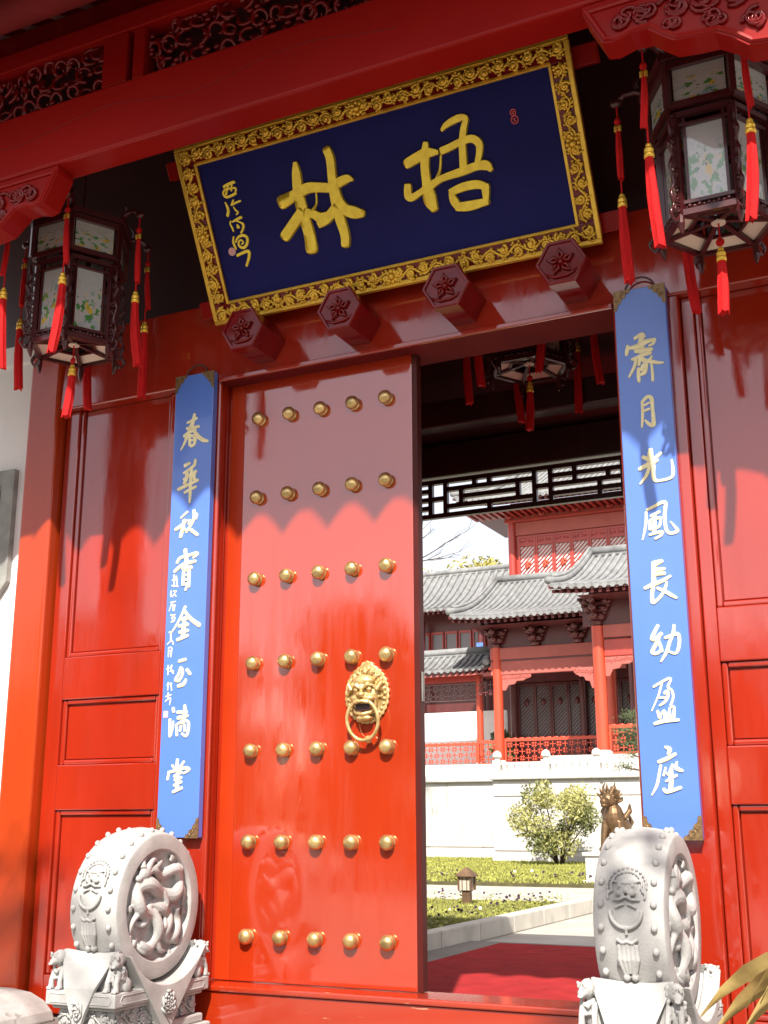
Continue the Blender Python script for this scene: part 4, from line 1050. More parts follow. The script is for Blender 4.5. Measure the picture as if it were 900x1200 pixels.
# ------------------------------------------------------------------ carved stone drums at the foot of the door posts
def build_drum(label):
    t = thing('drum_stone', (0, 0, 0), label, 'drum stone', 'carved stone drums flanking the gate')
    # stepped plinth
    pb = MB()
    pb.box(-0.235, 0.235, -0.40, 0.36, 0.0, 0.075)
    pb.box(-0.205, 0.205, -0.37, 0.33, 0.0755, 0.115)
    pb.box(-0.175, 0.175, -0.335, 0.30, 0.1155, 0.205)
    pb.box(-0.20, 0.20, -0.36, 0.325, 0.2055, 0.222)
    plinth = part(pb, 'plinth', 'drum_stone', t, bevel=0.008)
    sb = MB().box(-0.222, 0.222, -0.385, 0.35, 0.2225, 0.285)
    slab_o = part(sb, 'plinth_slab', 'drum_stone', t, bevel=0.006)
    gr = MB()
    for s in (-1, 1):                                  # sunk tablets on the slab edges
        for (a0, a1) in ((-0.345, -0.06), (0.04, 0.31)):
            z0, z1 = 0.236, 0.272
            x = s * 0.2225
            gr.tube([(x, a0 + 0.015, z0), (x, a1 - 0.015, z0), (x, a1, (z0 + z1) / 2), (x, a1 - 0.015, z1), (x, a0 + 0.015, z1), (x, a0, (z0 + z1) / 2)], 0.0028, 6, closed=True)
        xa, xb = (-0.20, -0.04) if s < 0 else (0.04, 0.20)
        gr.tube([(xa + .01, -0.3855, 0.236), (xb - .01, -0.3855, 0.236), (xb, -0.3855, 0.254), (xb - .01, -0.3855, 0.272), (xa + .01, -0.3855, 0.272), (xa, -0.3855, 0.254)], 0.0028, 6, closed=True)
    part(gr, 'slab_tablets', 'drum_stone', slab_o, smooth=True)
    rn = random.Random(3)
    lo = MB()                                          # lotus and scroll band round the plinth foot
    for s in (-1, 1):
        vine(lo, V(s * 0.176, -0.33, 0.12), V(0, 1, 0), V(0, 0, 1), V(s, 0, 0), 0.62, 0.08, 0.0075, 0.16, seed=3, dens=3)
    vine(lo, V(-0.17, -0.336, 0.12), V(1, 0, 0), V(0, 0, 1), V(0, -1, 0), 0.34, 0.08, 0.0075, 0.17, seed=4, dens=3)
    part(lo, 'plinth_carving', 'drum_stone', plinth, smooth=True)
    # cradle under the drum
    cz, RD = 0.637, 0.358
    cr = MB()
    o2 = [(-0.335, 0.2855), (0.30, 0.2855)]
    arc = [(0.36 * math.sin(R(a)), cz - 0.355 * math.cos(R(a))) for a in range(54, -58, -6)]
    cr.prism(o2 + [(0.30, arc[0][1])] + arc + [(-0.335, arc[-1][1])], lambda a, b, d: (d, a, b), -0.158, 0.158)
    part(cr, 'cradle', 'drum_stone', t, bevel=0.01)
    # drum, axis along x
    pf = [(0.0, -0.118), (0.235, -0.118), (0.246, -0.126), (0.252, -0.150), (0.258, -0.155), (0.316, -0.155), (0.326, -0.150), (0.334, -0.135), (0.346, -0.09), (0.354, -0.045), (0.358, 0.0)]
    pf = pf + [(r, -h) for r, h in reversed(pf[:-1])]
    db = MB().lathe(pf, 96, lambda a, b, h: (h, a, cz + b))
    drum = part(db, 'drum', 'drum_stone', t, angle=28)
    nl = None
    for s in (-1, 1):
        for k in range(26):
            an = 2 * math.pi * (k + 0.5) / 26
            if 145 < math.degrees(an) < 215: continue
            p = V(s * 0.113, 0.345 * math.sin(an), cz + 0.345 * math.cos(an))
            if nl is None:
                nl = MB().ball((0, 0, 0), 0.0145, 10, 6).build('drum_nail', 'drum_stone', None, smooth=True)
                nl.parent = drum; nl.location = p
            else:
                inst('drum_nail', nl, drum, p)
    # dragon relief in each sunk face
    for s in (-1, 1):
        dr = MB()
        def fp(a, b, d, s=s):
            return (s * (0.110 + d), -a * s if s < 0 else a, cz + b)
        # fp's first argument runs along y
        body = [(-0.13, -0.17), (-0.06, -0.20), (0.0, -0.14), (-0.03, -0.05), (-0.14, -0.02), (-0.17, 0.06), (-0.10, 0.10), (0.02, 0.05), (0.12, 0.04), (0.17, 0.10), (0.12, 0.16), (0.02, 0.13), (-0.06, 0.16), (-0.11, 0.13)]
        c = catmull([(a, b, 0) for a, b in body], 6)
        n = len(c)
        dr.tube([fp(a, b, 0.030 + 0.012 * math.sin(k * 0.55)) for k, (a, b, _) in enumerate(c)], [0.016 + 0.020 * math.sin(math.pi * min(1, (k + 4) / n)) for k in range(n)], 10)
        cb_pts = c
        body2 = [(0.15, -0.02), (0.17, -0.09), (0.12, -0.16), (0.06, -0.13), (0.09, -0.06), (0.03, -0.02), (-0.05, 0.0), (-0.11, -0.08), (-0.17, -0.07)]
        c = catmull([(a, b, 0) for a, b in body2], 6)
        n = len(c)
        dr.tube([fp(a, b, 0.026 + 0.01 * math.sin(k * 0.6 + 2)) for k, (a, b, _) in enumerate(c)], [0.014 + 0.017 * math.sin(math.pi * min(1, (k + 4) / n)) for k in range(n)], 10)
        # head with horns and snout, legs with claws, flame-like mane strands
        dr.ball(fp(-0.125, 0.145, 0.040), (0.026, 0.038, 0.030), 10, 8)
        dr.ball(fp(-0.165, 0.125, 0.038), (0.020, 0.026, 0.017), 9, 7)
        dr.ball(fp(-0.160, 0.102, 0.034), (0.014, 0.022, 0.010), 9, 7)
        def strand(pts, r0):
            c_ = catmull([(a, b, d_) for a, b, d_ in pts], 5)
            dr.tube([fp(a, b, d_) for a, b, d_ in c_], [r0 * (1 - 0.75 * k_ / len(c_)) for k_ in range(len(c_))], 8)
        for st_ in (((-0.11, 0.16, 0.04), (-0.06, 0.205, 0.035), (-0.01, 0.20, 0.02)), ((-0.10, 0.15, 0.04), (-0.03, 0.175, 0.04), (0.03, 0.20, 0.02)), ((-0.14, 0.17, 0.04), (-0.13, 0.20, 0.03), (-0.10, 0.215, 0.02)),
                    ((-0.16, 0.10, 0.03), (-0.19, 0.06, 0.03), (-0.20, 0.01, 0.02)), ((0.15, 0.13, 0.03), (0.18, 0.16, 0.03), (0.15, 0.19, 0.02)), ((0.16, 0.08, 0.03), (0.21, 0.05, 0.03), (0.21, -0.02, 0.02)),
                    ((0.02, 0.05, 0.04), (0.05, 0.0, 0.05), (0.02, -0.05, 0.03)), ((-0.14, -0.02, 0.04), (-0.19, -0.06, 0.035), (-0.20, -0.12, 0.02)), ((-0.02, -0.12, 0.04), (0.04, -0.10, 0.05), (0.05, -0.04, 0.03)),
                    ((-0.06, -0.20, 0.03), (-0.11, -0.205, 0.04), (-0.16, -0.17, 0.02)), ((0.0, -0.17, 0.03), (0.03, -0.21, 0.035), (0.09, -0.215, 0.02)), ((0.12, -0.16, 0.03), (0.16, -0.18, 0.03), (0.19, -0.12, 0.02))):
            strand(st_, 0.020)
        for (a, b, an0) in ((0.21, -0.03, 270), (-0.20, 0.0, 200), (0.02, -0.05, 250), (-0.20, -0.13, 230), (0.09, 0.20, 60), (0.05, -0.03, 60), (-0.16, -0.17, 150), (0.10, -0.215, 300)):
            for w3 in (-28, 0, 28):
                t3 = R(an0 + w3)
                strand(((a, b, 0.025), (a + 0.022 * math.cos(t3), b + 0.022 * math.sin(t3), 0.034), (a + 0.036 * math.cos(t3 + .4), b + 0.036 * math.sin(t3 + .4), 0.012)), 0.010)
        for q in range(22):                             # cloud scrolls in the ground
            an = rn.uniform(0, 6.28); rr = 0.21 * math.sqrt(rn.uniform(0.05, 1)); a, b = rr * math.cos(an), rr * math.sin(an)
            sp = spiral(a, b, 0.024, 1.1, rn.uniform(0, 6.28), rn.choice((-1, 1)), 9)
            dr.tube([fp(x_, z_, 0.012) for x_, z_ in sp if math.hypot(x_, z_) < 0.232] or [fp(a, b, 0.0), fp(a, b, 0.01)], 0.0065, 6)
        dr.lathe([(0, -0.006), (0.242, -0.006), (0.242, 0.008), (0, 0.008)], 40, lambda a, b, h, s=s: (s * (0.112 + h), a, cz + b))
        part(dr, 'dragon_relief', 'drum_stone', drum, remesh=0.0038, shade_sm=1)
    # lion mask, ring and tassel knot on the drum's front
    mk = MB()
    def mp_(a, b, d):
        y = -math.sqrt(max(0.0, (RD + d - 0.004 * (a / 0.1) ** 2) ** 2 - b * b))
        return (a, y, cz + b)
    for k in range(17):                                  # dotted mane in two rows
        an = R(-20 + 220 * k / 16)
        mk.ball(mp_(0.084 * math.cos(an), 0.148 + 0.062 * math.sin(an), 0.001), 0.0075, 7, 5)
        mk.ball(mp_(0.066 * math.cos(an + .09), 0.150 + 0.046 * math.sin(an + .09), 0.002), 0.0065, 7, 5)
    mk.ball(mp_(0, 0.14, -0.008), (0.052, 0.016, 0.036), 12, 8)
    for s in (-1, 1):
        mk.tube([mp_(0, 0.158, 0.012), mp_(s * 0.030, 0.160, 0.011), mp_(s * 0.064, 0.166, 0.003)], [0.0055, 0.0065, 0.004], 7)
        mk.ball(mp_(s * 0.028, 0.148, 0.006), 0.0085, 8, 6)
        mk.ball(mp_(s * 0.024, 0.122, 0.007), (0.022, 0.012, 0.012), 9, 6)
        mk.tube([mp_(s * 0.001, 0.110, 0.012), mp_(s * 0.028, 0.100, 0.010), mp_(s * 0.060, 0.098, 0.003)], [0.0055, 0.0065, 0.004], 7)
        mk.tube([mp_(s * 0.006, 0.084, 0.005), mp_(s * 0.026, 0.080, 0.007), mp_(s * 0.046, 0.070, 0.003)], 0.0055, 7)
        mk.tube([mp_(s * 0.066, 0.13, 0.0), mp_(s * 0.082, 0.118, 0.002), mp_(s * 0.078, 0.10, 0.0)], 0.006, 6)
    mk.ball(mp_(0, 0.132, 0.014), (0.014, 0.010, 0.010), 9, 6)
    mk.tube([mp_(0.068 * math.cos(R(a)), 0.062 + 0.062 * math.sin(R(a)), 0.006) for a in range(180, 361, 12)] , 0.0085, 7)
    mk.tube([mp_(0, 0.01, 0.008), mp_(0, -0.025, 0.004)], 0.007, 7)
    mk.tube([mp_(-0.045, -0.038, 0.004), mp_(-0.02, -0.052, 0.008), mp_(0, -0.046, 0.008), mp_(0.02, -0.052, 0.008), mp_(0.045, -0.038, 0.004)], 0.008, 7)
    for q in (-2, -1, 0, 1, 2):
        mk.tube([mp_(q * 0.018, -0.058, 0.002), mp_(q * 0.019, -0.11, 0.007), mp_(q * 0.011, -0.16, 0.009)], [0.010, 0.012, 0.009], 7)
    for q in (-1, 1):
        mk.ball(mp_(q * 0.017, -0.172, 0.008), 0.017, 9, 6)
    part(mk, 'lion_mask', 'drum_stone', drum, remesh=0.0028, shade_sm=1)
    # triangular cloth hanging over the plinth, front and back, and at the sides
    for s in (-1, 1):
        cl = MB()
        sect = [(0.455, s * 0.318), (0.40, s * 0.352), (0.30, s * 0.394), (0.20, s * 0.40), (0.105, s * 0.40)]
        wid = [0.175, 0.150, 0.098, 0.048, 0.004]
        rows = []
        for (z, y), w_ in zip(sect, wid):
            if s > 0: y -= 0.035
            rows.append(cl.add([(x_ * w_, y + dy, z + (0.012 * (1 - x_ * x_) * -1 if z > 0.45 else 0)) for dy in (0, -s * 0.02) for x_ in (-1, -0.5, 0, 0.5, 1)]))
        for a, b in zip(rows[:-1], rows[1:]):
            for k in range(4):
                cl.face((a + k, b + k, b + k + 1, a + k + 1)); cl.face((a + 5 + k, a + 6 + k, b + 6 + k, b + 5 + k))
            cl.face((a, a + 5, b + 5, b)); cl.face((a + 4, b + 4, b + 9, a + 9))
        cl.face([rows[0] + k for k in (0, 1, 2, 3, 4, 9, 8, 7, 6, 5)])
        co = part(cl, 'cloth_apron', 'drum_stone', t)
        fl = MB()
        for k in range(14):
            an = k * 2.4; r_ = 0.006 + 0.0032 * k
            fl.tube([(r_ * math.cos(an) * 0.7, s * 0.402 - (0.035 if s > 0 else 0), 0.20 + r_ * math.sin(an)), (r_ * math.cos(an + 1) * 0.9, s * 0.410 - (0.035 if s > 0 else 0), 0.20 + r_ * math.sin(an + 1) * 1.2)], 0.0055, 6)
        part(fl, 'apron_knot', 'drum_stone', co, smooth=True)
        cs = MB()
        arc = [(0.352 * math.sin(R(a)), cz - 0.352 * math.cos(R(a))) for a in range(54, -56, -6)]
        oo = [(-0.305, arc[-1][1] + 0.006), (-0.02, 0.085), (0.02, 0.085), (0.305, arc[0][1] + 0.006)] + arc
        # outline: left top, tip, right top, then back along the drum
        x0, x1 = (0.16, 0.235)
        if s > 0:
            cs.prism(oo, lambda a, b, d: (d, a, b), x0, x1)
        else:
            cs.prism(oo, lambda a, b, d: (-d, a, b), x0, x1)
        so = part(cs, 'side_cloth', 'drum_stone', t, bevel=0.005)
        kn = MB()
        for k in range(26):
            an = k * 2.4; r_ = 0.008 + 0.0024 * k
            kn.tube([(s * 0.236, r_ * math.cos(an) * 0.8, 0.205 + r_ * math.sin(an) * 0.85), (s * 0.246, r_ * math.cos(an + .9) * 0.8, 0.205 + r_ * math.sin(an + .9) * 0.85)], 0.0062, 6)
        part(kn, 'cloth_knot', 'drum_stone', so, smooth=True)
        # small lions crouching at the plinth's corners
        for e in (-1, 1):
            ln = MB()
            bx_, by_ = s * 0.180, e * 0.300 + (-0.01 if e > 0 else -0.02)
            ln.ball((bx_, by_ - e * 0.01, 0.34), (0.036, 0.046, 0.062), 10, 8)
            ln.ball((bx_ + s * 0.006, by_ + e * 0.018, 0.418), (0.034, 0.034, 0.036), 10, 8)
            ln.ball((bx_ + s * 0.020, by_ + e * 0.044, 0.404), (0.022, 0.022, 0.017), 9, 6)      # muzzle
            ln.tube([(bx_ - 0.012 + s * 0.022, by_ + e * 0.064, 0.396), (bx_ + s * 0.024, by_ + e * 0.068, 0.392), (bx_ + 0.012 + s * 0.022, by_ + e * 0.064, 0.396)], 0.005, 6)
            for q in (-1, 1):
                ln.ball((bx_ + s * 0.02 + q * 0.014, by_ + e * 0.048, 0.428), 0.008, 7, 5)
                ln.tube([(bx_ + s * 0.02 + q * 0.004, by_ + e * 0.052, 0.436), (bx_ + s * 0.02 + q * 0.022, by_ + e * 0.044, 0.442)], 0.006, 6)
            for q in range(52):                          # curled mane and fur
                an = rn.uniform(0, 6.28); zz = rn.uniform(0.33, 0.450)
                rr_ = 0.034 if zz > 0.385 else 0.036
                if zz > 0.440: rr_ = 0.020
                if math.sin(an) * e > 0.75 and 0.375 < zz < 0.45: continue
                ln.ball((bx_ + rr_ * math.cos(an), by_ + e * 0.008 + rr_ * math.sin(an), zz), rn.uniform(0.007, 0.011), 6, 5)
            for q in (-1, 1):
                ln.tube([(bx_ + q * 0.024, by_ + e * 0.022, 0.37), (bx_ + q * 0.028, by_ + e * 0.044, 0.325), (bx_ + q * 0.028, by_ + e * 0.044, 0.287)], [0.017, 0.013, 0.016], 8)
                for w3 in (-1, 0, 1):
                    ln.ball((bx_ + q * 0.028 + w3 * 0.009, by_ + e * 0.060, 0.291), 0.008, 7, 5)
                ln.ball((bx_ + q * 0.03, by_ - e * 0.03, 0.312), (0.020, 0.03, 0.032), 8, 6)
            part(ln, 'corner_lion', 'drum_stone', t, remesh=0.0034, shade_sm=1)
    return t
d1 = build_drum('pale carved stone drum with a dragon medallion, under the board by the closed door leaf')
d2 = copy_tree(d1)
d1.location = (-1.264, -0.555, 0.001)
d2.location = (1.226, -0.555, 0.001)
for d_ in (d1, d2): d_.scale = (0.88, 1, 1)
d2['label'] = 'pale carved stone drum standing under the couplet board beside the open doorway'

# low rounded stone at the foot of the corner post
mb = MB()
pf = [(-0.6, 0.0), (0.42, 0.0), (0.40, 0.05), (0.34, 0.10), (0.25, 0.135), (0.12, 0.15), (-0.6, 0.155)]
mb.prism(pf, lambda a, b, d: (-2.50 + a, d, b), -0.13, -0.62)
sb_ = mb.build('stone_block', 'drum_stone', None, bevel=0.012, origin=(-2.5, -0.37, 0.001))
tag(sb_, 'low pale stone block with a rounded end at the foot of the orange post', 'stone block')

# dry leaves of a potted plant reaching in beside the panelled bay
plant = thing('dry_plant', (2.12, -1.55, 0.0), 'potted plant with long dry yellow leaves in front of the panelled bay', 'plant')
mb = MB().lathe([(0.0, 0.0), (0.12, 0.0), (0.17, 0.22), (0.19, 0.26), (0.17, 0.27), (0.155, 0.24), (0.0, 0.23)], 24, lambda a, b, h: (2.12 + a, -1.55 + b, h + 0.001))
part(mb, 'pot', 'grey_stone', plant, smooth=True)
mb = MB().tube([(2.12, -1.55, 0.22), (2.11, -1.54, 0.45), (2.09, -1.56, 0.68)], [0.03, 0.024, 0.014], 8)
part(mb, 'stem', 'bark', plant, smooth=True)
rn = random.Random(12)
for k in range(26):
    an = R(180 + rn.uniform(-170, 170)) if k > 9 else R(180 + (-35 + 9 * k))
    L = rn.uniform(0.34, 0.52); z0 = rn.uniform(0.42, 0.72) if k > 9 else 0.44 + 0.028 * k
    p0 = V(2.10, -1.55, z0); d = V(math.cos(an), math.sin(an), 0)
    pts = []
    rise = rn.uniform(0.02, 0.12)
    for i in range(8):
        s = i / 7
        pts.append(p0 + d * (L * s) + V(0, 0, rise * math.sin(s * 2.2) - 0.22 * s * s))
    lf = MB()
    sd_ = V(-d.y, d.x, 0)
    rows = []
    for i, p in enumerate(pts):
        s = i / 7
        w_ = 0.034 * (math.sin(math.pi * min(1, s * 0.93 + 0.07)) ** 0.8) + 0.0015
        tw = 0.9 + 0.35 * math.sin(3 * s + k)
        e = sd_ * math.cos(tw) + V(0, 0, math.sin(tw))
        rows.append(lf.add([p - e * w_, p - V(0, 0, 0.006) , p + e * w_]))
    for a, b in zip(rows[:-1], rows[1:]):
        lf.face((a, a + 1, b + 1, b)); lf.face((a + 1, a + 2, b + 2, b + 1))
    part(lf, 'leaf', 'dry_leaf', plant, smooth=True)

# ------------------------------------------------------------------ carpet, kerb, lawns, path
cp = MB().box(-1.31, 1.25, 0.085, 4.56, 0.0005, 0.012).build('carpet', 'carpet', None, bevel=0.003, origin=(0, 2.3, 0))
tag(cp, 'long dark red carpet laid through the gateway', 'carpet')
kb = MB()
n = 0
kerb = tag(bpy.data.objects.new('lawn_kerb', None), kind='structure'); col.objects.link(kerb); ORG['lawn_kerb'] = V(0, 0, 0)
y = 2.3
while y < 8.4:
    MB().box(-1.80, -1.65, y, y + 0.895, -0.029, 0.135).build('kerbstone', 'kerb', kerb, bevel=0.012)
    y += 0.90
x = -2.55
MB().box(-1.80 - 6.5, -1.803, 8.35, 8.47, -0.029, 0.11).build('kerbstone', 'kerb', kerb, bevel=0.01)
tag(MB().box(-8.3, -1.803, 2.3, 8.349, -0.029, 0.10).build('lawn_soil', 'soil'), kind='structure')
tag(MB().box(-26, -3.0, 13.6, 25.9, -0.029, 0.02).build('back_lawn_soil', 'soil'), kind='structure')
def blades(n, x0, x1, y0, y1, z, h, w, seed, wob=0.0):
    rn = random.Random(seed)
    mb = MB()
    for _ in range(n):
        x, y = rn.uniform(x0, x1), rn.uniform(y0, y1)
        a = rn.uniform(0, 6.28); hh = h * rn.uniform(0.5, 1.2); l_ = h * 0.5
        dx, dy = math.cos(a) * w, math.sin(a) * w
        i = mb.add([(x - dx, y - dy, z), (x + dx, y + dy, z), (x + rn.uniform(-l_, l_), y + rn.uniform(-l_, l_), z + hh)])
        mb.face((i, i + 1, i + 2))
    return mb
tag(blades(26000, -6.2, -1.81, 3.0, 8.3, 0.10, 0.030, 0.006, 1).build('front_lawn', 'grass'), 'short green lawn behind the stone kerb', 'lawn', kind='stuff')
tag(blades(36000, -15, -3.05, 13.7, 25.7, 0.02, 0.045, 0.017, 2).build('back_lawn', 'grass'), 'green lawn below the white terrace wall', 'lawn', kind='stuff')
def flowers(name, pts, z, seed, label, dens=1.0, size=1.0):
    rn = random.Random(seed)
    mb = MB()
    for (x, y) in pts:
        for _ in range(int(6 * dens)):
            px, py, pz = x + rn.gauss(0, 0.07), y + rn.gauss(0, 0.07), z + rn.uniform(0.0, 0.09) * size
            a = rn.uniform(0, 6.28); s = rn.uniform(0.014, 0.03) * size
            d = V(math.cos(a), math.sin(a), rn.uniform(-.3, .6)) * s; e = V(-math.sin(a), math.cos(a), rn.uniform(-.2, .5)) * s * 0.6
            c = V(px, py, pz)
            mb.poly([c - d, c - e, c + d, c + e], 0)
        for _ in range(rn.choice((0, 1, 1))):
            c = V(x + rn.gauss(0, 0.06), y + rn.gauss(0, 0.06), z + rn.uniform(0.06, 0.12) * size)
            s = rn.uniform(0.012, 0.019) * size
            mi = 1 if rn.random() < 0.85 else 2
            nrm = V(rn.uniform(-.4, .4), -1, rn.uniform(0, 1)).normalized(); t1 = nrm.orthogonal().normalized(); t2 = nrm.cross(t1)
            mb.poly([c + (t1 * math.cos(R(60 * q)) + t2 * math.sin(R(60 * q))) * s for q in range(6)], mi)
    return tag(mb.build(name, ['flower_leaf', 'pansy_dark', 'pansy_white']), label, 'flower bed', kind='stuff')
rn = random.Random(5)
flowers('pansy_border', [(-1.92 - 0.35 * rn.random() ** 1.5 * 1.3, 3.2 + 5.0 * rn.random()) for _ in range(70)] + [(-1.9 - 4.2 * rn.random(), 8.1 + 0.2 * rn.random()) for _ in range(45)], 0.105, 6, 'low border of dark pansies along the kerb')
flowers('far_pansy_border', [(-3.1 - 9 * rn.random(), 13.75 + 0.25 * rn.random()) for _ in range(80)], 0.03, 8, 'thin line of pansies along the far edge of the path', size=1.5)

# garden lamp on the front lawn
lx, ly, lz = -2.83, 7.62, 0.10
lamp = thing('garden_lamp', (lx, ly, lz), 'small brown bollard lamp with a pitched cap on the lawn', 'garden lamp')
part(MB().box(lx - 0.045, lx + 0.045, ly - 0.045, ly + 0.045, lz, lz + 0.14).box(lx - 0.055, lx + 0.055, ly - 0.055, ly + 0.055, lz + 0.1405, lz + 0.152), 'post', 'lamp_metal', lamp, bevel=0.004)
hd = MB()
for sx in (-1, 1):
    for sy in (-1, 1):
        hd.box(lx + sx * 0.072 - 0.009, lx + sx * 0.072 + 0.009, ly + sy * 0.072 - 0.009, ly + sy * 0.072 + 0.009, lz + 0.152, lz + 0.30)
for sx in (-1, 1):
    for q in (-0.028, 0.028):
        hd.box(lx + q - 0.004, lx + q + 0.004, ly + sx * 0.074 - 0.004, ly + sx * 0.074 + 0.004, lz + 0.152, lz + 0.30)
        hd.box(lx + sx * 0.074 - 0.004, lx + sx * 0.074 + 0.004, ly + q - 0.004, ly + q + 0.004, lz + 0.152, lz + 0.30)
part(hd, 'cage', 'lamp_metal', lamp)
part(MB().box(lx - 0.066, lx + 0.066, ly - 0.066, ly + 0.066, lz + 0.1525, lz + 0.299), 'glass', 'lamp_glass', lamp)
i = None
cpm = MB(); s4 = [(-1, -1), (1, -1), (1, 1), (-1, 1)]
for (r0, z0, r1, z1) in ((0.105, 0.30, 0.105, 0.312), (0.105, 0.312, 0.05, 0.365), (0.05, 0.365, 0.012, 0.40)):
    i = cpm.add([(lx + a * r0, ly + b * r0, lz + z0) for a, b in s4]); j = cpm.add([(lx + a * r1, ly + b * r1, lz + z1) for a, b in s4])
    for k in range(4): cpm.face((i + k, i + (k + 1) % 4, j + (k + 1) % 4, j + k))
cpm.poly([(lx + a * 0.105, ly + b * 0.105, lz + 0.30) for a, b in reversed(s4)]); cpm.poly([(lx + a * 0.012, ly + b * 0.012, lz + 0.40) for a, b in s4])
part(cpm, 'cap', 'lamp_metal', lamp)

# flowering shrub against the terrace
def leaf_cloud(mb, c, rad, n, size, rn, shell=0.5, mi=0):
    for _ in range(n):
        while True:
            p = V(rn.uniform(-1, 1), rn.uniform(-1, 1), rn.uniform(-1, 1))
            if shell < p.length < 1.0: break
        q = V(c[0] + p.x * rad[0], c[1] + p.y * rad[1], c[2] + p.z * rad[2])
        a = V(rn.gauss(0, 1), rn.gauss(0, 1), rn.gauss(0, 1)).normalized(); b = a.orthogonal().normalized()
        b = (b * math.cos(rn.random() * 6.28) + a.cross(b) * math.sin(rn.random() * 6.28))
        s = size * rn.uniform(0.6, 1.3)
        mb.poly([q - a * s, q - b * s * 0.38, q + a * s, q + b * s * 0.38], mi)
def shrub(name, base, w_, h_, n, size, seed, label, leafmat, clumps=9):
    t = thing(name, base, label, 'shrub')
    rn = random.Random(seed)
    cm = MB(); sm_ = MB()
    bv = Vector(base)
    for k in range(clumps * 3):
        a = rn.uniform(0, 6.28); rr = w_ * 0.42 * math.sqrt(rn.random())
        zc = h_ * rn.uniform(0.22, 0.86); rr *= 1.0 - 0.35 * max(0, zc / h_ - 0.6) / 0.4
        c = bv + V(math.cos(a) * rr, math.sin(a) * rr * 0.7, zc)
        rad_ = w_ * rn.uniform(0.10, 0.19)
        leaf_cloud(cm, c, (rad_, rad_, rad_ * 0.9), int(n / (clumps * 3) * rn.uniform(0.6, 1.3)), size * rn.uniform(0.75, 1.2), rn, 0.15, 1 if k % 4 == 0 else 0)
        if k % 2 == 0:
            sm_.tube([bv + V(math.cos(a) * 0.06, math.sin(a) * 0.06, 0), bv.lerp(c, 0.5) + V(0, 0, 0.05), c], [0.022, 0.015, 0.006], 6)
    part(sm_, 'stems', 'bark', t, smooth=True)
    part(cm, 'foliage', [leafmat, 'shrub_dark'], t)
    return t
shrub('leafy_shrub', (-6.15, 21.6, 0.02), 2.3, 2.0, 8500, 0.052, 21, 'loose pale green shrub on the lawn before the white terrace', 'shrub_leaf')

# bronze beast on a white pedestal
ped = MB().box(-3.42, -2.42, 14.2, 14.9, -0.029, 0.06).box(-3.38, -2.46, 14.24, 14.86, 0.0605, 0.44).box(-3.42, -2.42, 14.2, 14.9, 0.4405, 0.50).build('stone_pedestal', 'pale_stone', None, bevel=0.012, origin=(-2.92, 14.55, -0.029))
tag(ped, 'white stone pedestal under the bronze beast', 'pedestal')
bz = thing('bronze_beast', (-2.92, 14.55, 0.50), 'bronze mythical beast statue seated on the white pedestal', 'statue')
mb = MB()
bx, by, b0 = -2.92, 14.55, 0.50
mb.ball((bx + 0.02, by + 0.10, b0 + 0.36), (0.24, 0.27, 0.26), 14, 10)
mb.ball((bx - 0.02, by - 0.04, b0 + 0.56), (0.19, 0.19, 0.27), 14, 10)
mb.ball((bx + 0.1, by + 0.18, b0 + 0.20), (0.2, 0.2, 0.19), 12, 8)
mb.ball((bx - 0.07, by - 0.12, b0 + 0.87), (0.13, 0.16, 0.13), 12, 8)
mb.ball((bx - 0.11, by - 0.25, b0 + 0.84), (0.085, 0.11, 0.075), 10, 8)
mb.ball((bx - 0.11, by - 0.26, b0 + 0.77), (0.07, 0.09, 0.035), 10, 8)
for s in (-1, 1):
    mb.tube([(bx - 0.02 + s * 0.12, by - 0.12, b0 + 0.5), (bx - 0.03 + s * 0.14, by - 0.17, b0 + 0.25), (bx - 0.04 + s * 0.14, by - 0.2, b0 + 0.06)], [0.075, 0.06, 0.05], 10)
    mb.ball((bx - 0.04 + s * 0.14, by - 0.25, b0 + 0.05), (0.065, 0.1, 0.05), 10, 6)
    mb.ball((bx + s * 0.2, by + 0.1, b0 + 0.05), (0.08, 0.14, 0.05), 10, 6)
    mb.tube([(bx - 0.07 + s * 0.06, by - 0.15, b0 + 0.98), (bx - 0.07 + s * 0.1, by - 0.08, b0 + 1.08), (bx - 0.06 + s * 0.09, by, b0 + 1.17)], [0.03, 0.024, 0.008], 8)
    mb.ball((bx - 0.11 + s * 0.065, by - 0.22, b0 + 0.91), 0.032, 8, 6)
    mb.tube([(bx + s * 0.16, by, b0 + 0.55), (bx + s * 0.24, by + 0.1, b0 + 0.68), (bx + s * 0.22, by + 0.2, b0 + 0.8)], [0.05, 0.05, 0.015], 8)
rn = random.Random(8)
for k in range(34):
    an = rn.uniform(0, 6.28); e = rn.uniform(-0.6, 1.2)
    d = V(math.cos(an) * math.cos(e), math.sin(an) * math.cos(e) + 0.35, math.sin(e)).normalized()
    c = V(bx - 0.07, by - 0.06, b0 + 0.86)
    mb.tube([c + d * 0.1, c + d * 0.18 + V(0, 0, 0.02), c + d * 0.25 + V(0, 0, 0.05)], [0.035, 0.028, 0.008], 7)
mb.tube([(bx + 0.1, by + 0.24, b0 + 0.3), (bx + 0.2, by + 0.34, b0 + 0.5), (bx + 0.14, by + 0.36, b0 + 0.66)], [0.06, 0.05, 0.012], 8)
part(mb, 'beast_body', 'bronze', bz, remesh=0.010, shade_sm=1)
bz.scale = (0.95, 0.95, 0.97)

